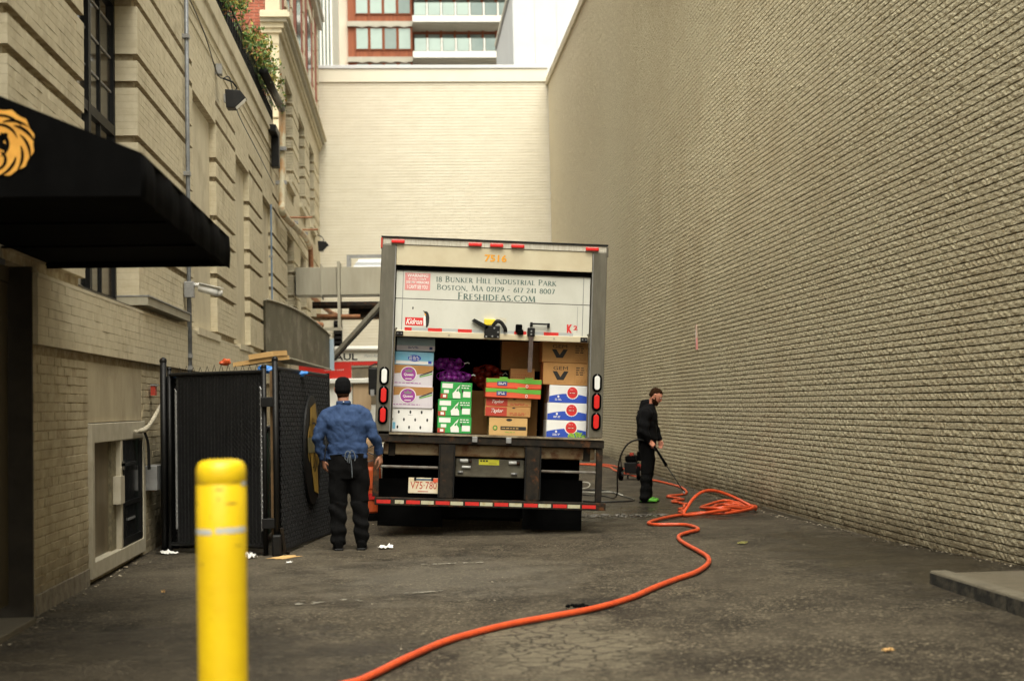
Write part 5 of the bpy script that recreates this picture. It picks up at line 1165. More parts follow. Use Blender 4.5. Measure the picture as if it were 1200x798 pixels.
for x0, x1 in ((-1.25, -.50), (.43, 1.125)): tb_('mudflap', x0, x1, .20, .215, .055, .64 if x0 > 0 else .60, M['blackmatte'])
tb_('under_frame', -.5, .43, .55, .7, .12, .32, M['blackmatte'])
lp = link('licence_plate', None, tk); tb_('plate', -.908, -.566, -.07, -.062, .455, .632, mat('stained_cream_plate', (.72, .66, .54), (.62, .50, .30), scale=8, rough=.5, c3=(.55, .22, .04), scale3=6, t3=(.60, .75)), lp, bevel=.004)
text('V75·780', lp, -.885, -.585, .505, .590, -.0712, M['redink2'], bold=.004); tb_('plate_slot', -.82, -.65, -.073, -.0705, .603, .625, mat('slate_print', (.10, .14, .18), rough=.5), lp); tb_('renewal_tag', -.635, -.575, -.073, -.0705, .585, .630, M['orangered'], lp)
tb_('frame_clip', -.845, -.82, -.076, -.0705, .600, .640, M['black'], lp); tb_('frame_clip', -.65, -.625, -.076, -.0705, .600, .640, M['black'], lp); tb_('printed_line', -.80, -.68, -.0718, -.0705, .474, .482, M['redink2'], lp)
for x in (-.42, .42): tb_('chassis_rail', x-.04, x+.04, .7, 9.2, .72, .95, M['black'])
for y in (2.6, 7.9):
    tb_('axle', -.95, .95, y-.06, y+.06, .40, .52, M['black'])
    for s_ in (-1, 1):
        for dx in ((0, .27) if y < 5 else (0,)):
            x = s_*(1.08-dx); zc = .47+TH*x; w = MB(); w.tube([(x-.12, y, zc), (x-.10, y, zc), (x+.10, y, zc), (x+.12, y, zc)], [.42, .47, .47, .42], 24); wo_ = w.build('wheel', M['blackmatte'], tk)
            MB().cyl((x-.122, y, zc), (x+.122, y, zc), .26, 18).build('rim', M['galv'], wo_)
cab = MB(); cab.prism([(7.35, .55), (9.3, .55), (9.35, 1.35), (8.9, 1.5), (8.45, 2.45), (7.35, 2.5)], 'x', -1.15, 1.15); cab.build('cab', M['whitepaint'], tk, bevel=.04)
MB().add([(-1.0, 8.93, 1.55), (1.0, 8.93, 1.55), (.95, 8.53, 2.38), (-.95, 8.53, 2.38)], [(0, 1, 2, 3)]).build('windscreen', M['glassdark'], tk)
for s_ in (-1, 1): tb_('side_window', *sorted((s_*1.152, s_*1.156)), 7.6, 8.4, 1.55, 2.25, M['glassdark']); tb_('headlight', *sorted((s_*.75, s_*1.05)), 9.33, 9.37, .85, 1.05, M['clearlens']); tb_('mirror', *sorted((s_*1.2, s_*1.30)), 8.5, 8.55, 1.6, 2.1, M['black'])
tb_('front_bumper', -1.2, 1.2, 9.3, 9.45, .4, .7, M['galv'])

# ------------------------------------------------------------------ cargo
def carton(label, x0, x1, z0, z1, y, d, m, prints=None, group=None, tilt=0., cat='box', name='carton', yaw=0., sidem=None):
    w, h = x1-x0, z1-z0; o = MB().box(-w/2, w/2, 0, d, 0, h).build(name, m, None, bevel=.006); tag(o, label, cat, group or {'carton': 'cartons stacked in the truck', 'produce_tray': 'produce trays in the truck'}[name])
    o.matrix_world = TM @ Matrix.Translation(((x0+x1)/2, y, z0)) @ Matrix.Rotation(tilt, 4, 'Y') @ Matrix.Rotation(yaw, 4, 'Z')
    MB().box(-w/2-.0006, w/2+.0006, .02, d*.5, h*.996, h+.001).build('flap', m, o) if h > .1 else None
    if prints: prints(o, w, h)
    return o
def R4(o, w, h, u0, u1, v0, v1, m, n='printed_panel', lay=1): return rect(o, n, -w/2+w*u0, -w/2+w*u1, h*v0, h*v1, -.0012*lay, m)
def T4(o, w, h, s, u0, u1, v0, v1, m, lay=3, **k): return text(s, o, -w/2+w*u0, -w/2+w*u1, h*v0, h*v1, -.0012*lay, m, **k)
def bars(o, w, h, u0, u1, v0, v1, m, n=3, lay=3):
    mb = MB(); x0, x1 = -w/2+w*u0, -w/2+w*u1; zz = [h*(v0+(v1-v0)*(i+.5)/n) for i in range(n)]; t = h*(v1-v0)/n*.42
    for z in zz:
        x = x0; e = x1-(x1-x0)*rng.uniform(0, .25)
        while x < e: l_ = rng.uniform(.02, .05)*w*2; mb.add([(x, -.0012*lay, z-t/2), (min(x+l_, e), -.0012*lay, z-t/2), (min(x+l_, e), -.0012*lay, z+t/2), (x, -.0012*lay, z+t/2)], [(0, 1, 2, 3)]); x += l_+.012*w*2
    tag(mb.build('small_print', m, o), kind='stuff')
# left column
def p_blue(o, w, h): R4(o, w, h, .02, .98, .05, .30, M['cartonwhite']); oval(o, 'oval_logo', 0, h*.52, w*.17, h*.26, -.0024, M['blueink']); bars(o, w, h, .36, .64, .35, .70, M['whiteink'], 3, 4); R4(o, w, h, .86, .95, .12, .35, M['blueink'], lay=3)
def p_blue2(o, w, h): R4(o, w, h, .0, 1.0, .05, .42, M['cartonlilac']); bars(o, w, h, .30, .60, .18, .38, M['navyink'], 2, 4); R4(o, w, h, .86, .94, .15, .35, M['navyink'], lay=3)
def p_queen(o, w, h):
    R4(o, w, h, .0, .995, .0, .60, M['cartonlilac'], 'pale_base')
    flat(o, 'brown_wave', [(-w/2, h*.995), (w/2, h*.995), (w/2, h*.80), (w*.25, h*.62), (0, h*.55), (-w*.15, h*.66), (-w/2, h*.58)], -.0024, M['carddark'])
    flat(o, 'stripe', [(w*.16, h*.50), (w*.48, h*.72), (w*.48, h*.78), (w*.16, h*.54)], -.0036, M['blackink']); flat(o, 'stripe', [(w*.16, h*.44), (w*.48, h*.60), (w*.48, h*.66), (w*.16, h*.48)], -.0036, M['greenink'])
    oval(o, 'crest_border', -w*.12, h*.58, w*.205, h*.36, -.0048, M['whiteink']); oval(o, 'crest', -w*.12, h*.58, w*.185, h*.33, -.0060, M['purpleink']); flat(o, 'crown', [(-w*.20, h*.66), (-w*.04, h*.66), (-w*.02, h*.82), (-w*.08, h*.74), (-w*.12, h*.86), (-w*.16, h*.74), (-w*.22, h*.82)], -.0066, mat('crown_grey', (.2, .2, .18)))
    text('Queen', o, -w*.24, w*.0, h*.48, h*.62, -.0072, M['whiteink'], bold=.02); R4(o, w, h, .30, .46, .34, .38, M['whiteink'], lay=6); bars(o, w, h, .03, .72, .12, .20, M['purpleink'], 1, 3)
def p_holes(o, w, h):
    for r_, (v, us) in enumerate(((.84, (.17, .45, .72)), (.52, (.02, .30, .57, .86)), (.20, (.15, .43, .70)))):
        for u in us: oval(o, 'hand_hole', -w/2+w*u, h*v, .011, .020, -.0012, M['blackink'], 10)
    R4(o, w, h, .02, .10, .12, .40, M['cartonblue'], 'blue_patch'); bars(o, w, h, .40, .52, .70, .74, M['grey'], 1, 2)
carton('dusty blue grey carton at the very top of the left stack', -1.10, -.655, 2.085, 2.24, .22, .42, M['cartonblue2'], p_blue2)
carton('bright blue and white carton second from the top of the left stack', -1.112, -.665, 1.925, 2.075, .20, .42, M['cartonblue'], p_blue, tilt=.01)
carton('brown and lilac carton with purple crest, upper of the two alike', -1.125, -.668, 1.672, 1.920, .18, .42, M['cartonlilac'], p_queen, tilt=.012)
carton('brown and lilac carton with purple crest, directly above the white perforated carton', -1.128, -.658, 1.425, 1.668, .16, .42, M['cartonlilac'], p_queen, tilt=-.008)
carton('white perforated carton with black hand holes at the bottom of the left stack', -1.130, -.648, 1.145, 1.420, .17, .42, M['cartonwhite'], p_holes)
# green stack
def p_green(o, w, h):
    R4(o, w, h, .04, .38, .64, .92, M['whiteink'], 'address_label'); R4(o, w, h, .10, .26, .34, .54, M['whiteink']); R4(o, w, h, .0, .22, .02, .30, M['redink2'], 'red_corner'); R4(o, w, h, .08, .18, .08, .24, M['whiteink'], lay=3)
    flat(o, 'white_figure', [(-w*.10, h*.06), (w*.14, h*.06), (w*.13, h*.34), (w*.06, h*.52), (w*.12, h*.88), (w*.02, h*.66), (-w*.05, h*.48), (-w*.12, h*.34)], -.0024, M['whiteink']); flat(o, 'green_notch', [(-w*.01, h*.46), (w*.05, h*.46), (w*.07, h*.66), (w*.02, h*.60)], -.0036, M['green'])
    R4(o, w, h, .72, .96, .14, .48, M['whiteink'], 'white_tag'); bars(o, w, h, .66, .96, .62, .90, M['whiteink'], 2, 2); oval(o, 'hand_hole', w*.20, h*.5, .010, .022, -.0012, M['blackink'], 10)
carton('green carton with white bird figure, top of the green stack', -.570, -.205, 1.542, 1.738, .24, .40, M['green'], p_green, tilt=.02)
carton('green carton with white bird figure, middle of the green stack', -.592, -.205, 1.342, 1.537, .22, .40, M['green'], p_green)
carton('green carton with white bird figure, bottom of the green stack', -.594, -.198, 1.145, 1.338, .22, .40, M['green'], p_green)
def netbag(label, cx, cz, y, w, h, m, n, name='net_bag', r=.042):
    o = thing(name, label, 'bag', group='net bags in the truck'); o.matrix_world = TM @ Matrix.Translation((cx, y, cz))
    pts = []
    for i in range(n): 
        for _ in range(30):
            p = (rng.uniform(-1, 1)*w/2, rng.uniform(-.09, .12), rng.uniform(-1, 1)*h/2)
            if (p[0]/(w/2))**2+(p[2]/(h/2))**2 < .9 and all((p[0]-q[0])**2+(p[1]-q[1])**2+(p[2]-q[2])**2 > (r*1.35)**2 for q in pts): pts.append(p); break
    me = None
    for p in pts:
        if me is None: q = MB().sphere((0, 0, 0), r, 12, 8).build('onion', m, o, smooth=True); me = q.data
        else: q = link('onion', me, o)
        q.location = p; q.scale = (1, 1, rng.uniform(.8, 1.0))
    net = MB()
    for k_ in range(14):
        a = k_/14*math.pi*2
        net.tube([(w/2*1.02*math.cos(a+t*.5)*math.sin(math.pi*(t*.92+.04)), -.10+.02*math.sin(a*3)-.02, h/2*1.05*math.cos(math.pi*(t*.92+.04))) for t in np.linspace(0, 1, 9)], .0018, 4)
    tag(net.build('netting', m, o), kind='stuff')
    MB().tube([(w/2, -.05, h*.1), (w/2+.04, -.06, h*.2), (w/2+.06, -.07, h*.12)], .006, 5).build('tie', M['whiteink'], o)
netbag('purple net bag of onions lying on top, upper of the two', -.475, 1.955, .50, .36, .13, M['purple'], 16)
netbag('purple net bag of onions slumped on the green cartons below another', -.425, 1.81, .44, .40, .13, M['purple'], 18)
netbag('dark red net bag of onions deep inside behind the green and orange trays', .01, 1.83, .95, .36, .28, M['redbag'], 22, r=.05)
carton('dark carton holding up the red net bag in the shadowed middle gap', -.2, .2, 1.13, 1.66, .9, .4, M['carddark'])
# centre stack
def p_tray(o, w, h):
    flat(o, 'green_top', [(-w/2, h*.99), (w/2, h*.99), (w/2, h*.50), (w*.2, h*.52), (0, h*.62), (-w*.2, h*.60), (-w/2, h*.55)], -.0024, M['greenink']); R4(o, w, h, .20, .38, .24, .70, M['navyink'], 'blue_label', 3); bars(o, w, h, .22, .36, .32, .62, M['whiteink'], 2, 4)
    oval(o, 'fruit_mark', w*.24, h*.26, .016, .020, -.0036, M['whiteink'], 12); oval(o, 'fruit_dot', w*.24, h*.26, .009, .012, -.0048, M['redink'], 10)
t1 = carton('green and orange tray on top of the centre stack', -.042, .606, 1.690, 1.800, .20, .42, M['orangered'], p_tray, name='produce_tray', cat='tray', tilt=.006)
t2 = carton('green and orange tray tilted on the red labelled cartons', -.048, .600, 1.576, 1.684, .18, .42, M['orangered'], p_tray, name='produce_tray', cat='tray', tilt=.012)
for t_, x_ in ((t1, -.12), (t1, .18), (t2, .1)): MB().box(x_-.05, x_+.05, .01, .03, .108, .128).build('locking_tab', M['greenink'], t_, bevel=.006)
def p_tay(o, w, h): R4(o, w, h, .01, .48, .04, .96, M['redink2'], 'red_label'); text('Taylor', o, -w*.36, -w*.10, h*.28, h*.78, -.0030, M['whiteink'], shear=.4, bold=.01); bars(o, w, h, .54, .96, .14, .46, M['redink2'], 2, 2); oval(o, 'hand_hole', -w*.0+w*.13, h*.90, .02, .008, -.0012, M['blackink'], 12)
carton('brown carton with red script label, upper of the two under the trays', -.040, .495, 1.475, 1.572, .22, .40, M['card'], p_tay)
carton('brown carton with red script label, lower of the two under the trays', -.046, .488, 1.357, 1.472, .21, .40, M['card'], p_tay, tilt=.006)
def p_org(o, w, h): oval(o, 'green_badge', -w*.34, h*.42, .028, .030, -.0012, M['blackink']); oval(o, 'badge_ring', -w*.34, h*.42, .022, .024, -.0024, M['greenink']); oval(o, 'badge_centre', -w*.34, h*.42, .013, .014, -.0036, M['cardpale']); R4(o, w, h, .30, .97, .32, .52, M['blackink'], 'black_band'); bars(o, w, h, .33, .8, .37, .47, M['cardpale'], 1, 3); bars(o, w, h, .42, .72, .16, .24, M['greenink'], 1, 2); oval(o, 'hand_hole', w*.02, h*.88, .035, .016, -.0012, M['blackink'])
carton('pale brown carton with green badge and black band at the floor of the centre stack', .008, .458, 1.135, 1.345, .22, .40, M['cardpale'], p_org)
carton('large plain brown carton at the back hanging above the centre stack', .170, .660, 1.92, 2.27, .85, .4, M['card'])
carton('small pale carton with printed lines between trays and the plain brown carton', .262, .552, 1.79, 1.932, .52, .3, M['cardpale'], lambda o, w, h: (bars(o, w, h, .08, .92, .45, .52, M['redink2'], 1, 2), bars(o, w, h, .05, .95, .20, .34, M['carddark'], 1, 2)))
carton('brown carton supporting the small pale carton behind the trays', .18, .62, 1.13, 1.785, .75, .4, M['carddark'])
# right column
def p_gem(o, w, h):
    V_ = lambda s_: [(-.5*s_, 1), (-.22*s_, 1), (0, .35), (.22*s_, 1), (.5*s_, 1), (.2*s_, 0), (-.2*s_, 0)]
    cx = -w*.13; flat(o, 'big_v', [(cx+x*w*.34, h*(.22+.40*z)) for x, z in V_(1.)], -.0012, M['blackink'])
    flat(o, 'v_notch', [(cx+x*w, h*z) for x, z in ((-.022, .62), (.022, .62), (0, .42))], -.0024, M['card'])
    text('GEM', o, cx-w*.155, cx+w*.155, h*.68, h*.84, -.0012, M['blackink']); bars(o, w, h, .24, .50, .08, .14, M['carddark'], 1, 2)
    rect(o, 'carton_corner', w*.17, w*.175, .002, h-.002, -.0012, M['carddark']); bars(o, w, h, .70, .90, .44, .84, M['blackink'], 4, 2); oval(o, 'ring_print', w*.44, h*.70, .014, .016, -.0012, M['carddark']); bars(o, w, h, .70, .96, .06, .26, M['carddark'], 3, 2)
carton('brown carton with large black V, half in shadow at the top of the right stack', .610, 1.165, 2.012, 2.262, .24, .42, M['card'], p_gem)
carton('brown carton lettered GEM V resting on the white and blue cartons', .624, 1.178, 1.750, 2.007, .22, .42, M['card'], p_gem)
def p_white(o, w, h, leaf=False):
    top = [(-w*.5+w*i/12, h*(.30+.24*math.sin(math.pi*(i/12)*.85+.25))) for i in range(13)]
    flat(o, 'blue_wave', [(-w/2, .002), (w/2, .002)]+top[::-1], -.0012, M['blueink']); cx = w*.06
    pts = [(cx+(.17+.012*(i % 2))*w*math.cos(2*math.pi*i/36)*.86, h*.60+(.40+.02*(i % 2))*h*.92*math.sin(2*math.pi*i/36)) for i in range(36)]
    flat(o, 'seal_border', pts, -.0024, M['whiteink']); oval(o, 'round_seal', cx, h*.60, w*.125, h*.33, -.0036, M['redink'], 30); rect(o, 'seal_band', cx-w*.10, cx+w*.10, h*.53, h*.63, -.0048, M['redink2']); bars(o, w, h, .49, .64, .55, .61, M['whiteink'], 1, 5); bars(o, w, h, .50, .62, .76, .80, M['whiteink'], 1, 5)
    oval(o, 'small_badge', -w*.28, h*.36, .012, .014, -.0024, M['whiteink'], 12); bars(o, w, h, .14, .32, .12, .26, M['whiteink'], 2, 3)
    if leaf:
        mb = MB()
        for i in range(60):
            x, z = w*rng.uniform(.0, .40), h*rng.uniform(.02, .34)
            if z > h*(.36-abs(x-w*.2)/w*.7): continue
            a = rng.uniform(0, 3); s_ = .014; mb.add([(x+s_*math.cos(a+q)*(1 if q in (0, 3.1) else .6), -.0062-.0003*(i % 5), max(.003, z+s_*math.sin(a+q))) for q in (0, 1.5, 3.1, 4.6)], [(0, 1, 2, 3)])
        tag(mb.build('lettuce_print', M['limeink'], o), kind='stuff')
carton('white and blue carton with red seal, top of the three', .702, 1.188, 1.540, 1.742, .20, .42, M['cartonwhite'], p_white, tilt=.008)
carton('white and blue carton with red seal, middle of the three', .686, 1.192, 1.338, 1.536, .19, .42, M['cartonwhite'], p_white)
carton('white and blue carton with red seal and lettuce print, bottom of the three', .680, 1.196, 1.130, 1.334, .19, .42, M['cartonwhite'], lambda o, w, h: p_white(o, w, h, True))
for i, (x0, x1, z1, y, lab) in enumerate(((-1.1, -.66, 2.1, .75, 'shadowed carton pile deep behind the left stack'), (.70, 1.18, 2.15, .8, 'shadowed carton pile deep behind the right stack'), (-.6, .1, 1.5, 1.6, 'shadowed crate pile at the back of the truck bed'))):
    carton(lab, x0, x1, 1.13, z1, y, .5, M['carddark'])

# ================================================================== RENTAL TRUCK beyond
rt = thing('rental_truck', 'red and white rental truck partly hidden between the enclosure and the delivery truck', 'truck', (-1.36, 36.6, .02)); rt.scale = (1.17, 1.17, 1.10)
def rb_(name, x0, x1, y0, y1, z0, z1, m, parent=rt, **kw): return MB().box(x0, x1, y0, y1, z0, z1).build(name, m, parent, **kw)
rb_('cargo_box', -1.15, 1.15, .02, 4.6, .75, 2.66, M['uwhite'], bevel=.03)
MB().tube([(-1.13, .06, 2.68), (-.2, .02, 2.71), (.6, .02, 2.70), (1.13, .06, 2.66)], (.11, .07), 10).build('roof_fairing', M['uwhite'], rt, smooth=True)
rb_('white_band', -1.14, 1.14, -.01, .018, 2.41, 2.64, mat('cream_truck_band', (.62, .60, .52), (.56, .54, .46), scale=2), bevel=.006)
rp = rb_('red_panel', -1.14, .0, -.012, .018, 2.02, 2.405, M['ured']); rb_('red_band', .002, 1.14, -.012, .018, 2.32, 2.405, M['ured'])
text('U-HAUL', rt, -.80, .135, 2.44, 2.60, -.014, M['blackink'], bold=.03); text('LOWEST COST', rp, -.58, -.16, 2.205, 2.235, -.015, M['whiteink'])
text('Mom\u2019s Attic', rt, .28, .62, 2.50, 2.57, -.014, M['grey'], shear=.4)
rb_('recess', .01, 1.12, -.008, .018, 1.40, 2.315, mat('dusky_tan', (.20, .16, .10), (.12, .10, .07), scale=3)); rb_('recess_trim', .01, 1.12, -.03, -.009, 2.275, 2.30, M['duct'])
rb_('white_ledge', -1.14, .42, -.10, .018, 1.90, 2.015, M['uwhite'], bevel=.02); rb_('tan_panel', .03, .42, -.03, -.009, 1.30, 1.89, mat('tan_plywood', (.46, .33, .20), (.40, .28, .16), scale=3, stretch=(3, 1, .4)))
rb_('lower_panel', -1.14, 1.14, -.012, .018, .60, 1.39, M['uwhite']); rb_('bumper', -1.15, 1.15, -.18, -.02, .22, .46, M['uwhite'], bevel=.04)
mr = link('wing_mirror', None, rt); rb_('mirror_head', .38, .66, -.62, -.50, 1.62, 2.24, M['black'], mr, bevel=.03); MB().tube([(.40, -.55, 2.26), (.52, -.45, 2.33), (.8, -.2, 2.30), (.95, 0, 2.28)], .018, 6).tube([(.6, -.55, 1.60), (.8, -.2, 1.5), (.9, 0, 1.5)], .018, 6).build('mirror_arm', M['black'], mr); rb_('mirror_glass', .42, .50, -.63, -.621, 1.60, 1.74, M['galv'], mr)
for s_ in (-1, 1):
    for y in (.7, 3.6):
        wv = MB().tube([(s_*1.0-.11, y, .37), (s_*1.0+.11, y, .37)], .37, 20).build('wheel', M['blackmatte'], rt); MB().cyl((s_*1.0-.113, y, .37), (s_*1.0+.113, y, .37), .2, 14).build('rim', M['galv'], wv)
ob = thing('orange_drum', 'orange plastic drum on the ground beside the left rear of the delivery truck', 'barrel', (-.50, 19.0, 0))
mb = MB(); mb.tube([(0, 0, .10), (0, 0, .12), (0, 0, .40), (0, 0, .42), (0, 0, .66), (0, 0, .70)], [.16, .17, .165, .175, .165, .15], 20); mb.build('drum_body', M['orangeplastic'], ob); MB().cyl((0, 0, 0), (0, 0, .098), .20, 18).build('base', M['blackmatte'], ob); MB().box(-.17, .17, -.178, -.170, .28, .36).build('label_patch', M['redtape'], ob)
tc = thing('tan_sack', 'tan sacking and cords piled on the orange drum behind the blue shirted man', 'sack', (-.47, 19.1, .70))
mb = MB(); mb.sphere((0, 0, .18), (.13, .12, .22), 14, 10); o = mb.build('sacking', mat('tan_sacking', (.36, .24, .13), (.24, .15, .08), scale=12, rough=.9), tc, smooth=True)
for v_ in o.data.vertices: v_.co += Vector((1, 0, 0))*.05*noise.noise(v_.co*14)
MB().tube(smooth_path([(-.1, -.13, .05), (.1, -.15, .12), (-.06, -.14, .22), (.1, -.14, .32), (.0, -.13, .4)], 4), .008, 5).build('cord', M['blackhose'], tc)

# ================================================================== HOSES, CABLES, WASHER
HOSE = [(-.55, 7.45), (-0.31, 7.66), (-0.20, 7.88), (-0.03, 8.32), (0.21, 8.86), (0.44, 9.2), (0.68, 9.48), (0.99, 9.74), (1.33, 10.04), (1.64, 10.46), (1.87, 10.89), (2.12, 11.31), (2.39, 11.79), (2.63, 12.43), (2.76, 13.03), (2.81, 13.66), (2.84, 14.42), (2.88, 15.01), (2.98, 15.53), (3.17, 15.94), (3.34, 16.26), (3.38, 16.77), (3.3, 17.07), (3.02, 17.13), (2.96, 17.42), (3.24, 18.1), (3.58, 18.68), (3.96, 19.14)]
COIL = [(4.22, 18.74), (4.68, 19.21), (4.84, 19.56), (4.82, 20.05), (4.64, 20.59), (4.28, 20.12), (4.05, 19.49), (4.15, 18.93), (4.52, 19.05), (4.77, 19.38), (4.69, 19.74), (4.43, 19.93), (4.09, 19.3), (4.3, 19.08), (4.74, 19.57), (4.64, 20.07), (4.31, 19.78)]
hs = thing('orange_hose', 'thick orange hose snaking from the lower frame edge to a loose coil by the wall', 'hose', (0, 0, 0))
def gp(pts, r, dz=0): return [Vector((x, y, gz(x, y)+r+dz)) for x, y in pts]
def tube_path(pts, r, sub=5): return smooth_path(gp(pts, r), sub)
MB().tube(tube_path(HOSE, .026, 6), .0215, 10).build('hose_run', M['hose'], hs, smooth=True)
cp = [(3.96, 19.14)]+COIL; pts = [Vector((x, y, gz(x, y)+.03+.05*abs(math.sin(i*1.7))*(i > 1)+.012*(i % 3))) for i, (x, y) in enumerate(cp)]
MB().tube(smooth_path(pts, 6), .0215, 10).build('hose_coil', M['hose'], hs, smooth=True)
lo = []
for t in np.linspace(0, 1, 14):   # the standing loop that springs up over the coil
    x = 3.66+1.2*t; y = 18.7+.9*t; h = .34*math.sin(math.pi*min(1, t*1.0))**.8*(1-.45*t); lo.append((x-.0, y+.5*math.sin(math.pi*t), gz(x, y)+.03+h))
MB().tube(smooth_path([(4.3, 18.8, gz(4.3, 18.8)+.09), (3.9, 18.55, gz(3.9, 18.5)+.06)]+lo[0:], 4), .0215, 10).build('hose_loop', M['hose'], hs, smooth=True)
CORD = [(3.7, 19.01), (3.88, 20.0), (4.13, 21.01), (4.05, 21.6), (4.3, 22.15), (4.2, 22.8), (4.59, 23.32), (4.77, 24.26), (4.81, 25.08), (4.75, 25.97), (4.63, 26.96), (4.49, 28.31), (4.39, 29.96), (4.38, 31.46), (3.4, 33.5)]
c2 = thing('far_orange_hose', 'thinner red orange hose running along the brick wall to behind the delivery truck', 'hose')
wig = [(x+(.05*math.sin(i*2.6) if i < 22 else 0), y) for i, (x, y) in enumerate([tuple(v)[:2] for v in smooth_path([(a, b, 0) for a, b in CORD], 4)])]
MB().tube(gp(wig, .02), .019, 8).build('hose_run', M['hose'], c2, smooth=True)
c3 = thing('extension_cord', 'red orange cord lying in a second line behind the pressure washer', 'cord')
MB().tube(tube_path([(3.5, 33.2), (4.46, 32.04), (4.64, 30.6), (4.78, 29.4), (4.7, 28.6), (4.55, 28.0)], .016), .016, 8).build('cord_run', M['hose'], c3, smooth=True)
c4 = thing('pale_cable', 'pale grey cable looping on the wet asphalt beside the truck bumper', 'cable')
MB().tube(tube_path([(2.7, 26.4), (3.0, 26.9), (3.39, 26.6), (3.2, 25.2), (2.85, 24.6), (3.1, 24.0), (3.45, 24.09), (3.54, 23.28)], .010), .011, 6).build('cable_run', M['greycable'], c4, smooth=True)
c5 = thing('black_spray_hose', 'black rubber hose arching up from coils on the ground to the spray lance', 'hose')
gzz = gz(3.3, 22.4)
up = [(2.72, 21.97, gz(2.7, 22)+.012), (2.95, 21.75, gz(2.9, 21.7)+.012), (3.39, 21.87, gz(3.4, 21.9)+.012), (3.56, 22.25, gz(3.56, 22.2)+.012), (3.50, 23.2, gz(3.5, 23)+.012), (3.44, 24.4, gz(3.4, 24)+.012), (3.1, 24.6, gz(3.1, 24.6)+.012), (2.9, 23.6, gz(2.9, 23)+.012), (3.2, 23.2, gz(3.2, 23)+.012), (3.30, 22.4, gzz+.05), (3.285, 22.1, .35), (3.30, 21.9, .62), (3.38, 21.75, .82), (3.50, 21.62, .905), (3.62, 21.52, .90), (3.72, 21.46, .868)]
MB().tube(smooth_path(up, 5), .013, 8).build('hose_run', M['blackhose'], c5, smooth=True)

pw = thing('pressure_washer', 'small wheeled pressure washer with dark engine beside the brick wall behind the man', 'machine', (4.50, 27.2, gz(4.50, 27.2)), R(68)); pw.scale = (.85, .85, .9)
def pb(name, x0, x1, y0, y1, z0, z1, m, **kw): return MB().box(x0, x1, y0, y1, z0, z1).build(name, m, pw, **kw)
for y in (0, .42):
    wv = MB().tube([(-.20, y-.035, .15), (-.20, y+.035, .15)], .15, 18).build('wheel', M['blackmatte'], pw, bevel=.01); MB().cyl((-.20, y-.037, .15), (-.20, y+.037, .15), .06, 12).build('hub', M['galv'], wv)
MB().tube([(-.28, .03, .12), (.30, .03, .10), (.30, .39, .10), (-.28, .39, .12)], .016, 8, closed=True).build('frame', M['black'], pw)
MB().tube([(.28, .05, .1), (.28, .05, 0)], .02, 8).build('foot', M['blackmatte'], pw); MB().tube([(.28, .37, .1), (.28, .37, 0)], .02, 8).build('foot', M['blackmatte'], pw)
MB().tube([(-.22, .03, .16), (-.34, .03, .55), (-.34, .39, .55), (-.22, .39, .16)], .014, 8).build('handle', M['black'], pw)
pb('engine_block', -.12, .16, .06, .36, .14, .38, M['black'], bevel=.02); pb('engine_cover', -.08, .14, .03, .055, .20, .34, M['engine'], bevel=.01); pb('fuel_tank', -.14, .18, .08, .34, .385, .52, M['blackmatte'], bevel=.04)
pb('air_filter', .05, .2, .0, .1, .40, .60, M['blackmatte'], bevel=.02); pb('pump', .17, .30, .10, .30, .14, .26, M['galv'], bevel=.01); MB().cyl((-.02, .2, .52), (-.02, .2, .58), .05, 12).build('fuel_cap', M['redink2'], pw); MB().cyl((-.18, .02, .28), (-.15, .0, .28), .07, 14).build('recoil_starter', M['engine'], pw)

# ================================================================== PEOPLE
def remeshed(name, mb, voxel, m, parent, smooth_it=3, disp=None, fine=False):
    me = mb.mesh(name, m); o = bpy.data.objects.new(name, me); r = o.modifiers.new('r', 'REMESH'); r.mode = 'VOXEL'; r.voxel_size = voxel; r.use_smooth_shade = True
    if smooth_it: s_ = o.modifiers.new('s', 'SMOOTH'); s_.iterations = smooth_it; s_.factor = .5
    nm = evaluated(o)
    nm.materials.clear(); nm.materials.append(m)
    if disp:
        N = len(nm.vertices); c = np.empty(N*3); nn_ = np.empty(N*3); nm.vertices.foreach_get('co', c); nm.vertices.foreach_get('normal', nn_); c = c.reshape(-1, 3); nn_ = nn_.reshape(-1, 3)
        d_ = np.array([disp(Vector(p_)) for p_ in c]); c = c+nn_*d_[:, None]; nm.vertices.foreach_set('co', c.ravel())
    nm.polygons.foreach_set('use_smooth', [True]*len(nm.polygons)); nm.update(); nm.name = name
    return link(name, nm, parent)
def limb(mb, pts, rs, n=14):
    # rounded, tapering limb through the given joints
    P = [Vector(p) for p in pts]; mb.tube(P, rs, n)
    for i, p in enumerate(P):
        r = rs[i]; r = r if isinstance(r, tuple) else (r, r); m_ = (r[0]+r[1])/2; mb.sphere(tuple(p), m_*.985, 12, 8)
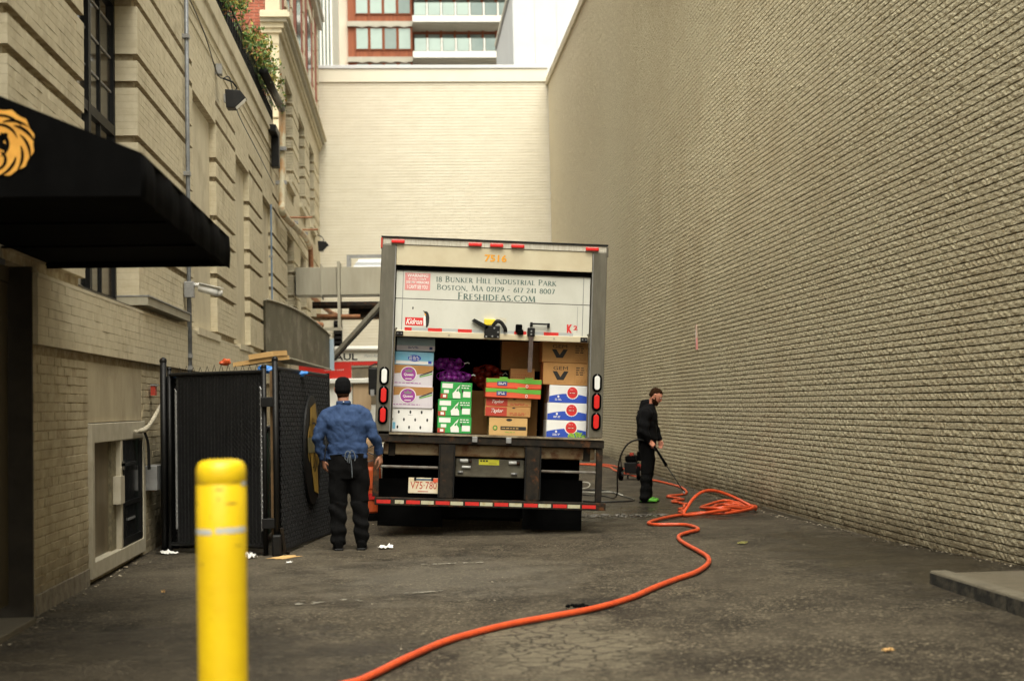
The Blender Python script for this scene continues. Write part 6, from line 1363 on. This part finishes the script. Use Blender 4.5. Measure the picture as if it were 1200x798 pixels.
def hand(mb, wrist, direction, palmn, curl=.5, k=1., thumb_side=1):
    d = Vector(direction).normalized(); nrm = Vector(palmn).normalized(); nrm = (nrm-d*nrm.dot(d)).normalized(); side = d.cross(nrm)*thumb_side
    w = Vector(wrist); c = w+d*.055*k
    mb.loft([(w-d*.015*k, .026*k, .019*k, side, nrm), (w+d*.015*k, .032*k, .018*k, side, nrm), (w+d*.055*k, .041*k, .016*k, side, nrm), (w+d*.09*k, .040*k, .014*k, side, nrm), (w+d*.098*k, .034*k, .010*k, side, nrm)], 16)
    for i, (off, L) in enumerate(((.030, .072), (.010, .082), (-.010, .076), (-.029, .060))):
        p = w+d*.088*k+side*off*k; a = curl*(.8+.15*i); q = []; ang = 0; r0 = .0088*k
        seg = [L*.45, L*.32, L*.26]; q = [p]
        for s_ in seg: ang += a; q.append(q[-1]+(d*math.cos(ang)+nrm*math.sin(ang)+side*off*.6)*s_*k)
        limb(mb, q, [r0, r0*.95, r0*.88, r0*.75], 8)
    t0 = w+d*.028*k+side*.026*k; t1 = t0+(d*.55+side*.65+nrm*.35).normalized()*.038*k; t2 = t1+(d*.9+side*.15+nrm*.45).normalized()*.032*k; t3 = t2+(d*.95+nrm*.4).normalized()*.022*k
    limb(mb, [t0, t1, t2, t3], [.014*k, .0115*k, .010*k, .0085*k], 8)
def head(mb, c, fwd, up, k=1.):
    # c: centre of skull; adds skull, jaw, nose, ears, neck-side left to caller
    f = Vector(fwd).normalized(); u = Vector(up).normalized(); u = (u-f*u.dot(f)).normalized(); s_ = f.cross(u); c = Vector(c)
    def pt(a, b, g_): return c+s_*a*k+f*b*k+u*g_*k
    rings = []
    for z, w, dd, off in ((-.125, .030, .030, .050), (-.118, .045, .048, .038), (-.095, .056, .068, .022), (-.06, .064, .083, .010), (-.02, .071, .092, .002), (.02, .076, .097, -.003), (.055, .074, .095, -.008), (.085, .062, .080, -.012), (.105, .042, .055, -.014), (.115, .018, .025, -.014)):
        rings.append((pt(0, off, z), w*k, dd*k, s_, f))
    mb.loft(rings, 24)
    limb(mb, [pt(0, .092, .005), pt(0, .108, -.030), pt(0, .100, -.042)], [.009*k, .014*k, .011*k], 10)      # nose
    limb(mb, [pt(-.045, .075, .028), pt(0, .092, .026), pt(.045, .075, .028)], [.009*k, .011*k, .009*k], 8)    # brow
    limb(mb, [pt(-.020, .085, -.068), pt(0, .092, -.066), pt(.020, .085, -.068)], [.007*k, .0085*k, .007*k], 8)  # lips
    for sg in (-1, 1):
        mb.sphere(tuple(pt(sg*.078, -.008, -.018)), .011*k, 8, 6); limb(mb, [pt(sg*.076, -.002, .010), pt(sg*.085, -.014, .012), pt(sg*.084, -.018, -.012), pt(sg*.077, -.006, -.038)], [.007*k, .008*k, .008*k, .006*k], 8)
    return pt
def wr(co, seed, ax=(1, 1, 1)):
    return noise.noise(Vector((co.x*ax[0]+seed, co.y*ax[1], co.z*ax[2])))
X, Yv, Z = (1, 0, 0), (0, 1, 0), (0, 0, 1)

# ---- man in the blue shirt, seen from behind
p1 = thing('person', 'man in long sleeved blue shirt, black cap and black trousers seen from behind', 'person', (-.62, 15.1, 0))
ox, oy = -.62, 15.1
def q(x, y, z): return (x-ox, y, z)
HC = q(-.655, .03, 1.685)
b = MB(); ptf = head(b, HC, (.05, 1, -.02), (0, 0, 1), 1.03)
limb(b, [q(-.645, .0, 1.42), q(-.648, .0, 1.52), q(-.655, .01, 1.62)], [.068, .060, .060])
b.loft([(q(-.605, 0, .90), .165, .115, X, Yv), (q(-.61, 0, 1.05), .150, .105, X, Yv), (q(-.62, 0, 1.25), .165, .11, X, Yv), (q(-.63, 0, 1.40), .180, .10, X, Yv), (q(-.64, 0, 1.49), .10, .075, X, Yv)], 20)
LS, LE, LW = q(-.825, .0, 1.405), q(-.925, -.02, 1.165), q(-.868, .03, .945)
RS, RE, RW = q(-.445, .0, 1.415), q(-.335, -.03, 1.19), q(-.278, .04, .985)
limb(b, [LS, LE, LW], [.058, .045, .030]); limb(b, [RS, RE, RW], [.058, .045, .030])
hand(b, LW, (.12, .05, -1), (.8, .5, 0), .42, .98, 1); hand(b, RW, (.10, .02, -1), (-.8, .45, 0), .42, .98, -1)
for hx, kx, ax_ in ((-.70, -.715, -.725), (-.515, -.50, -.485)): limb(b, [q(hx, 0, .88), q(kx, .0, .48), q(ax_, -.01, .09)], [.090, .060, .042]); b.loft([(q(ax_, -.06, .03), .035, .025, X, Z), (q(ax_, .12, .03), .04, .02, X, Z)], 12)
body = remeshed('body', b, .0062, M['skin1'], p1, 3)
j = MB()
j.loft([(q(-.612, 0, .945), .218, .148, X, Yv), (q(-.612, 0, 1.02), .214, .145, X, Yv), (q(-.615, 0, 1.12), .202, .136, X, Yv), (q(-.622, 0, 1.25), .212, .142, X, Yv), (q(-.632, -.005, 1.35), .222, .136, X, Yv), (q(-.638, -.0, 1.42), .200, .112, X, Yv), (q(-.645, .0, 1.475), .135, .090, X, Yv), (q(-.648, .0, 1.525), .085, .080, X, Yv)], 28, power=2.3)
limb(j, [LS, q(-.875, -.01, 1.30), LE, q(-.900, .0, 1.06), q(-.872, .025, .97)], [.082, .076, .067, .059, .048]); limb(j, [RS, q(-.395, -.01, 1.31), RE, q(-.302, .0, 1.10), q(-.280, .03, 1.02)], [.082, .074, .065, .058, .048])
limb(j, [q(-.80, 0, 1.425), q(-.645, 0, 1.475), q(-.47, 0, 1.435)], [.078, .075, .078])
def shirt_fold(co):
    x, y, z = co; a = .010*noise.noise(Vector((x*4+z*9, y*4, z*7-x*6)))+.006*noise.noise(Vector((x*9-z*14, y*5+3, z*12+x*10))); r_ = abs(x+.0)
    a += -.009*max(0, .05-abs(noise.noise(Vector((x*3+z*4, 1.7, z*5-abs(x)*7)))))*12*.5
    if abs(x) > .2: a += .0045*math.sin(z*46+x*20+3*noise.noise(Vector((x*5, y*5, z*5))))*(1 if z < 1.35 else .3)
    if z < 1.12 and abs(x) < .24: a += .005*math.sin(z*70+x*12+4*noise.noise(Vector((x*4, y*4, z*6))))
    a += .011*(abs(noise.noise(Vector((x*9+z*6, 3.1+y*2, z*5-x*5))))**.6-.5)+.007*(abs(noise.noise(Vector((x*14-z*9, 8.1+y*3, z*9+x*9))))**.7-.5)
    return a
remeshed('shirt', j, .0085, M['denim'], p1, 4, shirt_fold)
col = MB(); col.loft([(q(-.648, 0, 1.515), .082, .078, X, Yv), (q(-.650, 0, 1.555), .076, .074, X, Yv), (q(-.650, 0, 1.56), .062, .060, X, Yv), (q(-.648, 0, 1.52), .066, .064, X, Yv)], 20); col.build('collar', M['denim'], p1, smooth=True)
for W_, E_ in ((LW, LE), (RW, RE)):
    w_, e_ = Vector(W_), Vector(E_); d_ = (w_-e_).normalized(); MB().tube([w_-d_*.075, w_-d_*.01], .043, 16).build('cuff', M['denim'], p1, bevel=.006)
t = MB()
t.loft([(q(-.610, 0, .74), .150, .135, X, Yv), (q(-.608, -.01, .84), .205, .150, X, Yv), (q(-.610, 0, .95), .208, .148, X, Yv), (q(-.612, 0, 1.02), .195, .135, X, Yv)], 26, power=2.4)
limb(t, [q(-.705, -.01, .82), q(-.715, 0, .62), q(-.722, 0, .45), q(-.722, -.01, .25), q(-.722, .0, .10)], [.120, .104, .092, .082, .082]); limb(t, [q(-.510, -.01, .82), q(-.498, 0, .62), q(-.492, .0, .45), q(-.484, -.01, .25), q(-.480, 0, .10)], [.120, .104, .092, .080, .080])
def trouser_fold(co):
    x, y, z = co; return .010*noise.noise(Vector((x*6, y*6, z*6)))+(.008*math.sin(z*42+x*18+3*noise.noise(Vector((x*6, y*6, z*4)))) if z < .5 else .004*math.sin(z*30+x*25))
remeshed('trousers', t, .0095, M['blackcloth'], p1, 4, trouser_fold)
for ax_, a_ in ((-.725, -.10), (-.482, .02)):
    s_ = MB(); f_ = Vector((math.sin(a_), math.cos(a_), 0)); c_ = Vector(q(ax_, 0, 0)); sd_ = Vector((f_.y, -f_.x, 0))
    s_.loft([(c_-f_*.105+Vector((0, 0, .045)), .036, .040, sd_, Z), (c_-f_*.07+Vector((0, 0, .052)), .048, .050, sd_, Z), (c_+f_*.02+Vector((0, 0, .050)), .050, .048, sd_, Z), (c_+f_*.12+Vector((0, 0, .038)), .052, .036, sd_, Z), (c_+f_*.185+Vector((0, 0, .028)), .032, .024, sd_, Z)], 16, power=2.6)
    limb(s_, [c_+Vector((0, -.02, .06)), c_+Vector((0, -.02, .13))], [.052, .050]); so2 = remeshed('shoe', s_, .008, M['blackmatte'], p1, 2)
    sl = MB(); sl.prism([((c_-f_*.115+sd_*.045)[0], (c_-f_*.115+sd_*.045)[1]), ((c_+f_*.14+sd_*.056)[0], (c_+f_*.14+sd_*.056)[1]), ((c_+f_*.195)[0], (c_+f_*.195)[1]), ((c_+f_*.14-sd_*.056)[0], (c_+f_*.14-sd_*.056)[1]), ((c_-f_*.115-sd_*.045)[0], (c_-f_*.115-sd_*.045)[1])], 'z', .0, .022); sl.build('sole', M['black'], so2, bevel=.006)
h = MB(); hc = Vector(HC)
h.loft([(hc+Vector((0, -.022, -.055)), .070, .078, X, Yv), (hc+Vector((0, -.022, -.02)), .083, .098, X, Yv), (hc+Vector((0, -.016, .03)), .086, .104, X, Yv), (hc+Vector((0, -.014, .08)), .080, .094, X, Yv), (hc+Vector((0, -.014, .112)), .060, .070, X, Yv), (hc+Vector((0, -.014, .128)), .030, .034, X, Yv)], 26)
remeshed('cap', h, .007, M['blackcloth2'], p1, 3)
MB().prism([(hc.x+.07*math.cos(a), hc.y+.06+.09*math.sin(a)) for a in np.linspace(0, math.pi, 12)], 'z', hc.z+.038, hc.z+.046).build('cap_peak', M['blackcloth2'], p1)
nh = MB(); nh.loft([(hc+Vector((0, -.040, -.095)), .052, .040, X, Yv), (hc+Vector((0, -.035, -.05)), .066, .066, X, Yv)], 18); nh.build('hair', M['hair'], p1, smooth=True)
ap_ = MB(); zk = 1.015; yk = -.158
for pts in ([(-.585, zk), (-.60, zk+.02), (-.625, zk+.005), (-.635, zk-.05), (-.618, zk-.075)], [(-.585, zk), (-.565, zk+.025), (-.540, zk), (-.528, zk-.05), (-.535, zk-.085)], [(-.585, zk), (-.590, zk-.06), (-.592, zk-.105)], [(-.585, zk), (-.575, zk-.07), (-.566, zk-.16), (-.563, zk-.26)], [(-.585, zk), (-.60, zk-.035), (-.612, zk-.1)]):
    ap_.tube(smooth_path([q(x, yk-.006*i, z) for i, (x, z) in enumerate(pts)], 4), .005, 5)
ap_.sphere(q(-.585, yk-.004, zk), .010, 8, 6); tag(ap_.build('apron_strings', mat('dark_grey_cord', (.10, .115, .13), rough=.9), p1, smooth=True), kind='stuff')
MB().tube([q(-.41, -.135, 1.01), q(-.585, yk+.003, zk), q(-.80, -.135, 1.0)], .006, 5).build('apron_tie', M['denim'], p1)
MB().tube(smooth_path([q(-.842, -.09, 1.20), q(-.832, -.10, 1.10), q(-.845, -.09, 1.02), q(-.85, -.07, .95)], 4), .007, 5).build('dangling_cord', M['blackhose'], p1)
MB().sphere(q(-.645, -.083, 1.548), .007, 6, 5).build('collar_tag', M['whiteink'], p1)

# ---- man with the spray lance, in profile facing right, head bowed
gx, gy = 3.70, 21.7; g0 = gz(gx, gy)
p2 = thing('person', 'bearded man in black hoodie and lime green shoes holding a spray lance', 'person', (gx, gy, g0))
def w2(x, y, z): return (x-gx, y-gy, z-g0)
H2 = w2(3.845, 21.66, 1.575); fw = Vector((.80, -.28, -.52)).normalized(); upv = Vector((.50, -.1, .86))
b = MB(); pt2 = head(b, H2, fw, upv, .99)
limb(b, [w2(3.73, 21.72, 1.37), w2(3.775, 21.70, 1.46), w2(3.81, 21.68, 1.52)], [.062, .057, .058])
TX, TY = Vector((.95, -.3, 0)).normalized(), Vector((.3, .95, 0)).normalized()
b.loft([(w2(3.70, 21.7, .86), .10, .15, TX, TY), (w2(3.70, 21.7, 1.05), .10, .14, TX, TY), (w2(3.70, 21.7, 1.25), .11, .165, TX, TY), (w2(3.72, 21.71, 1.36), .085, .16, TX, TY), (w2(3.735, 21.71, 1.40), .06, .08, TX, TY)], 20)
NS, NE, NW = w2(3.665, 21.50, 1.315), w2(3.605, 21.43, 1.06), w2(3.690, 21.44, .880)
FS, FE, FW_ = w2(3.79, 21.90, 1.32), w2(3.86, 21.93, 1.07), w2(3.925, 21.86, .895)
limb(b, [NS, NE, NW], [.055, .042, .030]); limb(b, [FS, FE, FW_], [.055, .042, .030])
hand(b, NW, (.62, -.08, -.62), (.45, .25, -.70), .85, .97, 1); hand(b, FW_, (.10, -.1, -1), (-.5, -.7, 0), .5, .97, -1)
FT = ((3.63, 21.60, 3.645), (3.70, 21.82, 3.70))
for kx, ky, hx in FT: limb(b, [w2(3.70, ky, .86), w2(kx+.03, ky, .47), w2(kx, ky, .09+g0)], [.085, .058, .040]); b.loft([(w2(kx-.04, ky, .035+g0), .03, .025, TY, Z), (w2(kx+.12, ky-.02, .03+g0), .038, .018, TY, Z)], 12)
remeshed('body', b, .0062, M['skin2'], p2, 3)
j = MB()
j.loft([(w2(3.705, 21.7, .90), .158, .185, TX, TY), (w2(3.700, 21.7, .97), .160, .190, TX, TY), (w2(3.695, 21.7, 1.08), .152, .185, TX, TY), (w2(3.700, 21.7, 1.22), .162, .205, TX, TY), (w2(3.710, 21.71, 1.33), .150, .205, TX, TY), (w2(3.725, 21.71, 1.40), .110, .150, TX, TY), (w2(3.745, 21.71, 1.455), .075, .085, TX, TY)], 26, power=2.3)
limb(j, [NS, w2(3.62, 21.46, 1.19), NE, w2(3.635, 21.43, .98), w2(3.675, 21.44, .905)], [.090, .082, .078, .066, .050]); limb(j, [FS, w2(3.83, 21.93, 1.2), FE, w2(3.895, 21.90, .97), w2(3.920, 21.87, .925)], [.085, .078, .072, .060, .050])
limb(j, [w2(3.655, 21.72, 1.40), w2(3.675, 21.72, 1.455), w2(3.72, 21.71, 1.47)], [.075, .062, .055])      # hood bunched behind the neck
remeshed('hoodie', j, .0090, M['blackcloth2'], p2, 4, lambda co: .009*noise.noise(Vector((co.x*7, co.y*7, co.z*8)))+.006*math.sin(co.z*38+co.x*16+3*noise.noise(co*5)))
t = MB()
t.loft([(w2(3.70, 21.71, .72), .12, .16, TX, TY), (w2(3.70, 21.71, .86), .140, .175, TX, TY), (w2(3.70, 21.71, .97), .135, .17, TX, TY)], 24, power=2.4)
for kx, ky, hx in FT: limb(t, [w2(3.69, ky, .80), w2(kx+.045, ky, .60), w2(kx+.03, ky, .45), w2(kx+.01, ky, .25), w2(kx-.0, ky, .085+g0)], [.118, .100, .086, .078, .084])
remeshed('trousers', t, .0095, M['blackcloth'], p2, 4, lambda co: .008*noise.noise(Vector((co.x*7, co.y*7, co.z*7)))+(.006*math.sin(co.z*45+co.y*14) if co.z < .45 else 0))
for kx, ky, hx in FT:
    s_ = MB(); f_ = Vector((.97, -.22, 0)).normalized(); sd_ = Vector((f_.y, -f_.x, 0)); c_ = Vector(w2(kx, ky, g0)); 
    s_.loft([(c_-f_*.075+Vector((0, 0, .046)), .030, .036, sd_, Z), (c_-f_*.03+Vector((0, 0, .052)), .038, .046, sd_, Z), (c_+f_*.05+Vector((0, 0, .048)), .042, .040, sd_, Z), (c_+f_*.13+Vector((0, 0, .036)), .044, .029, sd_, Z), (c_+f_*.175+Vector((0, 0, .030)), .026, .018, sd_, Z)], 16, power=2.5)
    so2 = remeshed('shoe', s_, .007, M['lime'], p2, 2)
    pl_ = [c_-f_*.10+sd_*.042, c_+f_*.14+sd_*.046, c_+f_*.185, c_+f_*.14-sd_*.046, c_-f_*.085-sd_*.036]
    MB().prism([(v.x, v.y) for v in pl_], 'z', 0., .024).build('sole', M['blackmatte'], so2, bevel=.006)
    MB().tube([c_+f_*.04+sd_*-.045+Vector((0, 0, .06)), c_+f_*.10+sd_*-.046+Vector((0, 0, .04))], .007, 6).build('stripe', M['whiteink'], so2)
hh = MB(); fwp = Vector((fw.x, fw.y, fw.z)); u2 = (upv-fwp*upv.dot(fwp)).normalized(); s2_ = fwp.cross(u2)
def hp_(a, b_, c_): return Vector(H2)+s2_*a+fwp*b_+u2*c_
hh.loft([(hp_(0, -.055, -.05), .056, .046, s2_, fwp), (hp_(0, -.040, .0), .075, .068, s2_, fwp), (hp_(0, -.022, .045), .079, .092, s2_, fwp), (hp_(0, -.010, .082), .070, .092, s2_, fwp), (hp_(0, -.012, .108), .047, .062, s2_, fwp), (hp_(0, -.014, .120), .020, .028, s2_, fwp)], 24)
remeshed('hair', hh, .006, M['hair'], p2, 2, lambda co: .004*noise.noise(co*60))
bd = MB(); bd.loft([(hp_(0, .052, -.135), .030, .034, s2_, fwp), (hp_(0, .045, -.115), .052, .055, s2_, fwp), (hp_(0, .028, -.09), .063, .068, s2_, fwp), (hp_(0, .010, -.055), .070, .072, s2_, fwp)], 22)
limb(bd, [hp_(-.022, .088, -.052), hp_(0, .095, -.050), hp_(.022, .088, -.052)], [.008, .009, .008]); limb(bd, [hp_(-.075, .02, -.02), hp_(-.068, .04, -.08)], [.008, .012]); limb(bd, [hp_(.075, .02, -.02), hp_(.068, .04, -.08)], [.008, .012])
remeshed('beard', bd, .006, M['hair'], p2, 2, lambda co: .003*noise.noise(co*70))
for sg in (-1, 1): MB().sphere(tuple(hp_(sg*.030, .086, .008)), .009, 8, 6).build('eye', M['whiteink'], p2, smooth=True)

ln = thing('spray_lance', 'black pressure washer lance held low in the right hand, pointing at the ground', 'spray lance', (gx, gy, g0))
MB().tube([w2(3.70, 21.46, .872), w2(3.755, 21.445, .82), w2(3.80, 21.43, .74)], [.016, .019, .020], 10).build('grip', M['blackmatte'], ln, smooth=True)
MB().tube([w2(3.78, 21.43, .78), w2(3.88, 21.38, .60), w2(3.925, 21.35, .515)], [.018, .020, .024], 10).build('barrel_sleeve', M['blackmatte'], ln, smooth=True)
MB().tube([w2(3.92, 21.35, .52), w2(4.03, 21.28, .34), w2(4.145, 21.2, .13)], .0075, 8).build('wand', M['black'], ln, smooth=True)
MB().tube([w2(4.14, 21.2, .135), w2(4.16, 21.19, .10)], .012, 8).build('nozzle', M['galv'], ln)
MB().tube([w2(3.735, 21.45, .80), w2(3.765, 21.43, .77)], .006, 6).build('trigger', M['black'], ln)

bpy.data.scenes.remove(_tmp)
